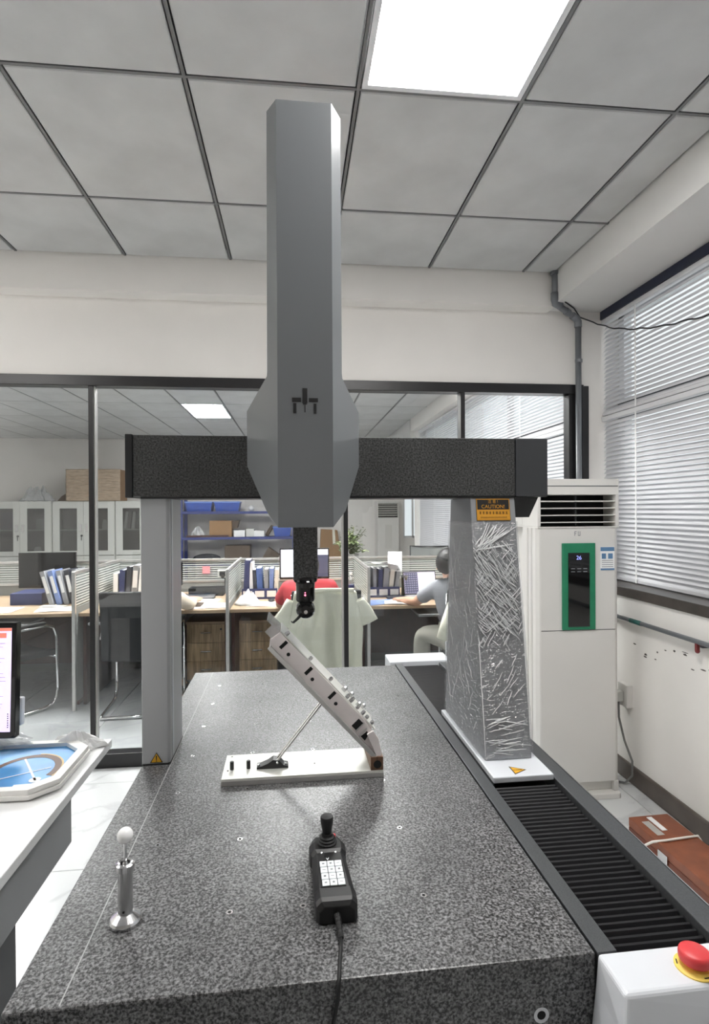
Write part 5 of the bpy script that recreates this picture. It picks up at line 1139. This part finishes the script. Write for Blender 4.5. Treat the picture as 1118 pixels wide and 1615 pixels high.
# plant
pl = Thing('potted_plant', 'leafy green potted plant at the corner of the desk screen', 'plant', (0.60, 5.95, 0), 'l')
pl.part('pot', MB().lathe([(0.07, 0.98), (0.085, 1.08), (0.088, 1.09), (0.08, 1.09), (0.075, 1.06)], n=20), 'pot'); pl.part('stand', MB().box(-0.12, 0.12, -0.12, 0.12, 0.0, 0.98), 'screen_fabric')
random.seed(3); le = MB(); sm_ = MB(); lp2 = MB()
for k in range(40):
    a = random.uniform(0, 2 * math.pi); R_ = random.uniform(0.03, 0.20); h = random.uniform(0.02, 0.30)
    p0 = Vector((0, 0, 1.08)); p2 = Vector((R_ * math.cos(a), R_ * math.sin(a), 1.08 + h)); p1 = p0.lerp(p2, 0.5) + Vector((0, 0, 0.05))
    sm_.tube([p0, p1, p2], 0.003, 5)
    for j in range(7):
        u = random.uniform(0.35, 1.05); c = p0.lerp(p1, u * 2) if u < 0.5 else p1.lerp(p2, (u - 0.5) * 2)
        c = c + Vector((random.uniform(-0.03, 0.03), random.uniform(-0.03, 0.03), random.uniform(-0.02, 0.02)))
        L = random.uniform(0.035, 0.06); d = Vector((random.uniform(-1, 1), random.uniform(-1, 1), random.uniform(-0.6, 0.5))).normalized(); n_ = d.cross(Vector((0, 0, 1))).normalized(); up_ = n_.cross(d)
        q = [c, c + d * L * 0.35 + n_ * L * 0.3 + up_ * 0.004, c + d * L * 0.75 + n_ * L * 0.22, c + d * L, c + d * L * 0.75 - n_ * L * 0.22, c + d * L * 0.35 - n_ * L * 0.3 + up_ * 0.004]
        (le if random.random() < 0.75 else lp2).add([tuple(p) for p in q], [(0, 1, 2, 3), (0, 3, 4, 5)])
pl.part('stems', sm_, 'stem'); pl.part('foliage', le, 'leaf', kind='stuff'); pl.part('foliage', lp2, 'leaf_pale', kind='stuff')

# ------------------------------------------------------------------ back of the office
def cabinet(x0, x1, label, fill):
    t = Thing('filing_cabinet', label, 'cabinet', ((x0 + x1) / 2, 11.6, 0), group='grey filing cabinets with glass doors')
    y0, y1, zt = 11.40, 11.85, 1.76
    t.part('carcass', MB().box(x0, x0 + 0.02, y0 + 0.02, y1, 0, zt).box(x1 - 0.02, x1, y0 + 0.02, y1, 0, zt).box(x0 + 0.02, x1 - 0.02, y1 - 0.02, y1, 0, zt).box(x0 + 0.02, x1 - 0.02, y0 + 0.02, y1 - 0.02, zt - 0.02, zt).box(x0 + 0.02, x1 - 0.02, y0 + 0.02, y1 - 0.02, 0.68, 0.70), 'cabinet_grey')
    t.part('back_lining', MB().box(x0 + 0.022, x1 - 0.022, y1 - 0.03, y1 - 0.021, 0.70, zt - 0.02), 'cabinet_dark')
    t.part('shelf', MB().box(x0 + 0.022, x1 - 0.022, y0 + 0.06, y1 - 0.03, 1.19, 1.21), 'cabinet_grey')
    xm = (x0 + x1) / 2
    for a, b, s in ((x0 + 0.01, xm - 0.002, 1), (xm + 0.002, x1 - 0.01, -1)):
        gw0, gw1 = (a + 0.13, b - 0.12) if True else (a, b)
        d = t.part('glass_door', MB().box(a, gw0, y0, y0 + 0.019, 0.71, zt - 0.005).box(gw1, b, y0, y0 + 0.019, 0.71, zt - 0.005).box(gw0, gw1, y0, y0 + 0.019, 0.71, 0.80).box(gw0, gw1, y0, y0 + 0.019, 1.62, zt - 0.005), 'cabinet_grey', bevel=0.003)
        t.part('glass', MB().box(gw0, gw1, y0 + 0.008, y0 + 0.012, 0.80, 1.62), 'cabinet_glass', d)
        hx = b - 0.055 if s > 0 else a + 0.055
        t.part('handle', MB().box(hx - 0.022, hx + 0.022, y0 - 0.006, y0 - 0.0005, 1.17, 1.31), 'steel', d)
        if s > 0: t.part('lock', MB().lathe([(0.02, -0.02), (0.02, 0.0)], (b - 0.03, y0, 1.09), 10, 'y').box(b - 0.035, b - 0.025, y0 - 0.03, y0 - 0.02, 1.0, 1.08), 'black_satin', d)
        ld = t.part('lower_door', MB().box(a, b, y0, y0 + 0.019, 0.06, 0.70), 'cabinet_grey', bevel=0.003)
        t.part('handle', MB().box(hx - 0.022, hx + 0.022, y0 - 0.006, y0 - 0.0005, 0.45, 0.58), 'steel', ld)
    t.part('plinth', MB().box(x0 + 0.01, x1 - 0.01, y0 + 0.03, y0 + 0.05, 0.0, 0.055), 'charcoal')
CABS = [(-5.80, -4.645), (-4.635, -3.475), (-3.465, -2.305)]
for (a, b), lb in zip(CABS, ['leftmost grey cabinet with a blue box behind its glass', 'middle grey cabinet under the wrapped carton', 'grey cabinet with leaning files, right of the middle one']): cabinet(a, b, lb, 0)
for k in range(5): book(-3.33 + k * 0.075, 11.55, 1.2105, 0.05, 0.22, 0.34, 8 - k, ['paper', 'dark_binder', 'paper', 'grey_binder', 'dark_binder'][k], '%s file from the left behind the glass of the right cabinet' % nth[k], 'folder', grp='files in the right grey cabinet')
solo('cabinet_box', MB().box(-5.60, -5.30, 11.50, 11.75, 1.2105, 1.55), 'navy_binder', 'navy box with white label inside the leftmost cabinet', 'box', bevel=0.004)
solo('blue_label_box', MB().box(-4.99, -4.80, 11.55, 11.75, 1.2105, 1.42), 'grey_binder', 'grey box on the upper shelf of the leftmost cabinet', 'box', bevel=0.004)
solo('jar', MB().lathe([(0.06, 0.7005), (0.07, 0.72), (0.07, 0.82), (0.05, 0.85), (0.045, 0.87)], (-4.98, 11.6, 0), 16), 'bag_white', 'white jar at the bottom of the leftmost glass cabinet', 'jar')
solo('bottle_jar', MB().lathe([(0.05, 1.2105), (0.055, 1.23), (0.055, 1.33), (0.03, 1.37), (0.03, 1.40)], (-3.72, 11.6, 0), 16), 'bag_white', 'pale jar behind the glass of the middle cabinet', 'jar')
wc = Thing('wrapped_carton', 'cardboard carton wrapped in stretch film on top of the cabinets', 'carton', (-3.86, 11.6, 1.76))
wc.part('carton', MB().box(-4.36, -3.36, 11.38, 11.84, 1.7605, 2.375), 'cardboard', bevel=0.01)
wc.part('stretch_film', MB().grid(lambda u, v: (-4.365 + 1.01 * u, 11.372 - 0.035 * abs(nz(u * 3, v * 20, 3.0)) - 0.02 * abs(nz(u * 9, v * 12, 1.0)), 1.765 + 0.61 * v), 40, 40), 'cardboard_wrapped', smooth=True, solid=0.002)
solo('plastic_heap', crumple(-4.98, 11.6, 1.7605, 0.30, 0.18, 0.30, 2.2, 26), 'bag_film', 'heap of clear plastic film on top of the leftmost cabinet', 'plastic film', solid=0.002)
solo('dark_parcel', MB().prism([(-4.56, 1.7605), (-4.40, 1.7605), (-4.40, 1.90), (-4.47, 1.86)], 'y', 11.45, 11.75), 'cardboard_dark', 'small dark parcel beside the wrapped carton', 'parcel')
# blue shelf unit
su = Thing('blue_shelf_unit', 'blue metal shelf unit with bins and cartons at the back of the office', 'shelf', (-1.0, 11.6, 0))
SX0, SX1 = -2.24, 0.02
for x in (SX0, SX1 - 0.06):
    for y in (11.36, 11.84): su.part('post', MB().box(x, x + 0.06, y, y + 0.05, 0, 1.98), 'shelf_blue')
for z in (0.16, 0.50, 1.035, 1.545): su.part('shelf_board', MB().box(SX0 + 0.061, SX1 - 0.061, 11.355, 11.895, z - 0.05, z), 'shelf_blue', bevel=0.003)
def binbox(x0, x1, z, h, m, label, y0=11.42, lid=True):
    t = Thing('storage_bin', label, 'bin', ((x0 + x1) / 2, 11.6, z), group='blue storage bins')
    t.part('bin', MB().loft([[(x0 + 0.03, y0 + 0.03, z + 0.0005), (x1 - 0.03, y0 + 0.03, z + 0.0005), (x1 - 0.03, 11.79, z + 0.0005), (x0 + 0.03, 11.79, z + 0.0005)], [(x0, y0, z + h - 0.03), (x1, y0, z + h - 0.03), (x1, 11.82, z + h - 0.03), (x0, 11.82, z + h - 0.03)]]), m)
    t.part('lid', MB().box(x0 - 0.01, x1 + 0.01, y0 - 0.01, 11.83, z + h - 0.029, z + h), 'bin_blue_light' if m == 'bin_blue' else m, bevel=0.004)
binbox(-2.14, -1.62, 1.545, 0.20, 'bin_blue', 'long blue bin at the left end of the top shelf')
binbox(-1.58, -1.08, 1.545, 0.20, 'bin_blue', 'blue bin right of the first one on the top shelf')
binbox(-0.42, -0.06, 1.035, 0.20, 'bin_blue', 'blue bin at the right end of the middle shelf')
solo('white_ball', MB().ball((-0.86, 11.55, 1.605), 0.06), 'bag_white', 'round white object on the top shelf left of the column', 'lamp', smooth=True)
solo('parts_tray', crumple(-1.93, 11.58, 1.0355, 0.17, 0.16, 0.20, 6.4), 'bag_film', 'clear plastic bags heaped at the left of the middle shelf', 'bags', solid=0.002)
solo('red_tray', MB().box(-2.12, -1.30, 11.40, 11.425, 1.0355, 1.075), 'red_wood', 'flat reddish tray front on the middle shelf', 'tray')
cbx = Thing('open_carton', 'open brown cardboard carton on the middle shelf', 'carton', (-1.46, 11.6, 1.035))
cbx.part('box', MB().box(-1.68, -1.24, 11.45, 11.80, 1.0355, 1.36), 'cardboard', bevel=0.004); cbx.part('flap', MB().prism([(-1.239, 1.35), (-1.10, 1.37), (-1.14, 1.21), (-1.239, 1.18)], 'y', 11.50, 11.78), 'cardboard_dark')
for a, b, h, lb in ((-1.20, -0.98, 0.13, 'white carton right of the brown carton'), (-0.96, -0.80, 0.16, 'small grey carton on the middle shelf'), (-0.80, -0.60, 0.12, 'white carton with blank front on the middle shelf')):
    solo('small_carton', MB().box(a, b, 11.42, 11.7, 1.0355, 1.035 + h), 'paper' if 'white' in lb else 'cabinet_grey', lb, 'carton', bevel=0.004)
solo('tool_roll', MB().tube([(-0.55, 11.5, 1.06), (-0.5, 11.55, 1.15), (-0.44, 11.6, 1.24)], 0.04, 10), 'cardboard_dark', 'dark rolled bundle beside the blue bin', 'roll', smooth=True)
solo('brown_carton', MB().box(-1.38, -0.88, 11.42, 11.8, 0.5005, 0.86), 'cardboard_dark', 'dark brown carton on the lower shelf', 'carton', bevel=0.006)
solo('flat_parcel', MB().prism([(-0.70, 0.5005), (-0.35, 0.5005), (-0.30, 0.66), (-0.52, 0.82)], 'y', 11.45, 11.75), 'cardboard_dark', 'tilted dark parcel on the lower shelf', 'parcel')
solo('lower_bag', MB().ball((-1.75, 11.6, 0.60), 0.28, 0.16, 0.098, 14, 8), 'dark_cloth', 'low dark bag on the lower shelf', 'bag', smooth=True)
tc_ = Thing('tall_carton', 'tall brown carton leaning by the office wall beside the quill', 'carton', (0.72, 11.8, 0))
tc_.part('carton', MB().prism([(0.50, 0.0), (1.06, 0.0), (0.90, 1.14), (0.56, 1.16)], 'y', 11.75, 12.05), 'cardboard', bevel=0.01)
tc_.part('tape', MB().prism([(0.80, 0.85), (0.86, 0.86), (0.84, 1.155), (0.79, 1.157)], 'y', 11.744, 11.7495), 'paper_cream')
# far air conditioner
fa = Thing('office_air_conditioner', 'slim white air conditioner standing far back in the office', 'air conditioner', (1.98, 11.75, 0))
fa.part('body', MB().box(1.73, 2.18, 11.62, 12.0, 0.05, 1.40), 'ac_white', bevel=0.01); fa.part('base', MB().box(1.72, 2.19, 11.60, 12.02, 0.0, 0.05), 'ac_side')
fa.part('outlet_hood', MB().box(1.73, 1.745, 11.62, 12.0, 1.401, 1.74).box(2.165, 2.18, 11.62, 12.0, 1.401, 1.74).box(1.745, 2.165, 11.75, 12.0, 1.401, 1.74).box(1.745, 2.165, 11.62, 11.75, 1.70, 1.74), 'ac_white')
fa.part('outlet_cavity', MB().box(1.746, 2.164, 11.72, 11.749, 1.402, 1.70), 'dark_void')
flm = MB().prism([(-0.02, -0.008), (0.03, 0.012), (0.03, 0.018), (-0.02, 0.0)], 'x', -0.208, 0.208).mesh('louver', 'ac_side')
for k in range(6): link('louver', flm, fa.root, (1.955 - 1.98, 11.66 - 11.75, 1.44 + k * 0.048))
fa.part('display_panel', MB().box(1.89, 2.03, 11.612, 11.6195, 0.75, 1.25), 'ac_side')
# mesh chair back far right
fc_ = Thing('mesh_chair', 'grey mesh-backed office chair behind the head of the person in grey', 'chair', (1.62, 6.6, 0), 'l', R(170))
fc_.part('backrest', MB().grid(lambda u, v: ((u - 0.5) * 0.46, -0.22 - 0.04 * math.sin(math.pi * u) - 0.06 * v, 0.55 + 0.55 * v), 8, 8), 'screen_fabric', solid=0.02); fc_.part('back_frame', MB().tube([(-0.23, -0.225, 0.55), (-0.23, -0.285, 1.10), (0.23, -0.285, 1.10), (0.23, -0.225, 0.55)], 0.014, 8), 'black_satin')
fc_.part('seat', MB().box(-0.24, 0.24, -0.22, 0.24, 0.43, 0.49), 'black_mesh', bevel=0.02); fc_.part('post', MB().lathe([(0.025, 0.06), (0.025, 0.43)], n=12), 'chrome')
for k in range(5):
    a = 2 * math.pi * k / 5; fc_.part('leg', MB().tube([(0, 0, 0.09), (0.26 * math.cos(a), 0.26 * math.sin(a), 0.05)], [0.02, 0.014], 8).ball((0.26 * math.cos(a), 0.26 * math.sin(a), 0.025), 0.025, nu=10, nv=6), 'black_satin')
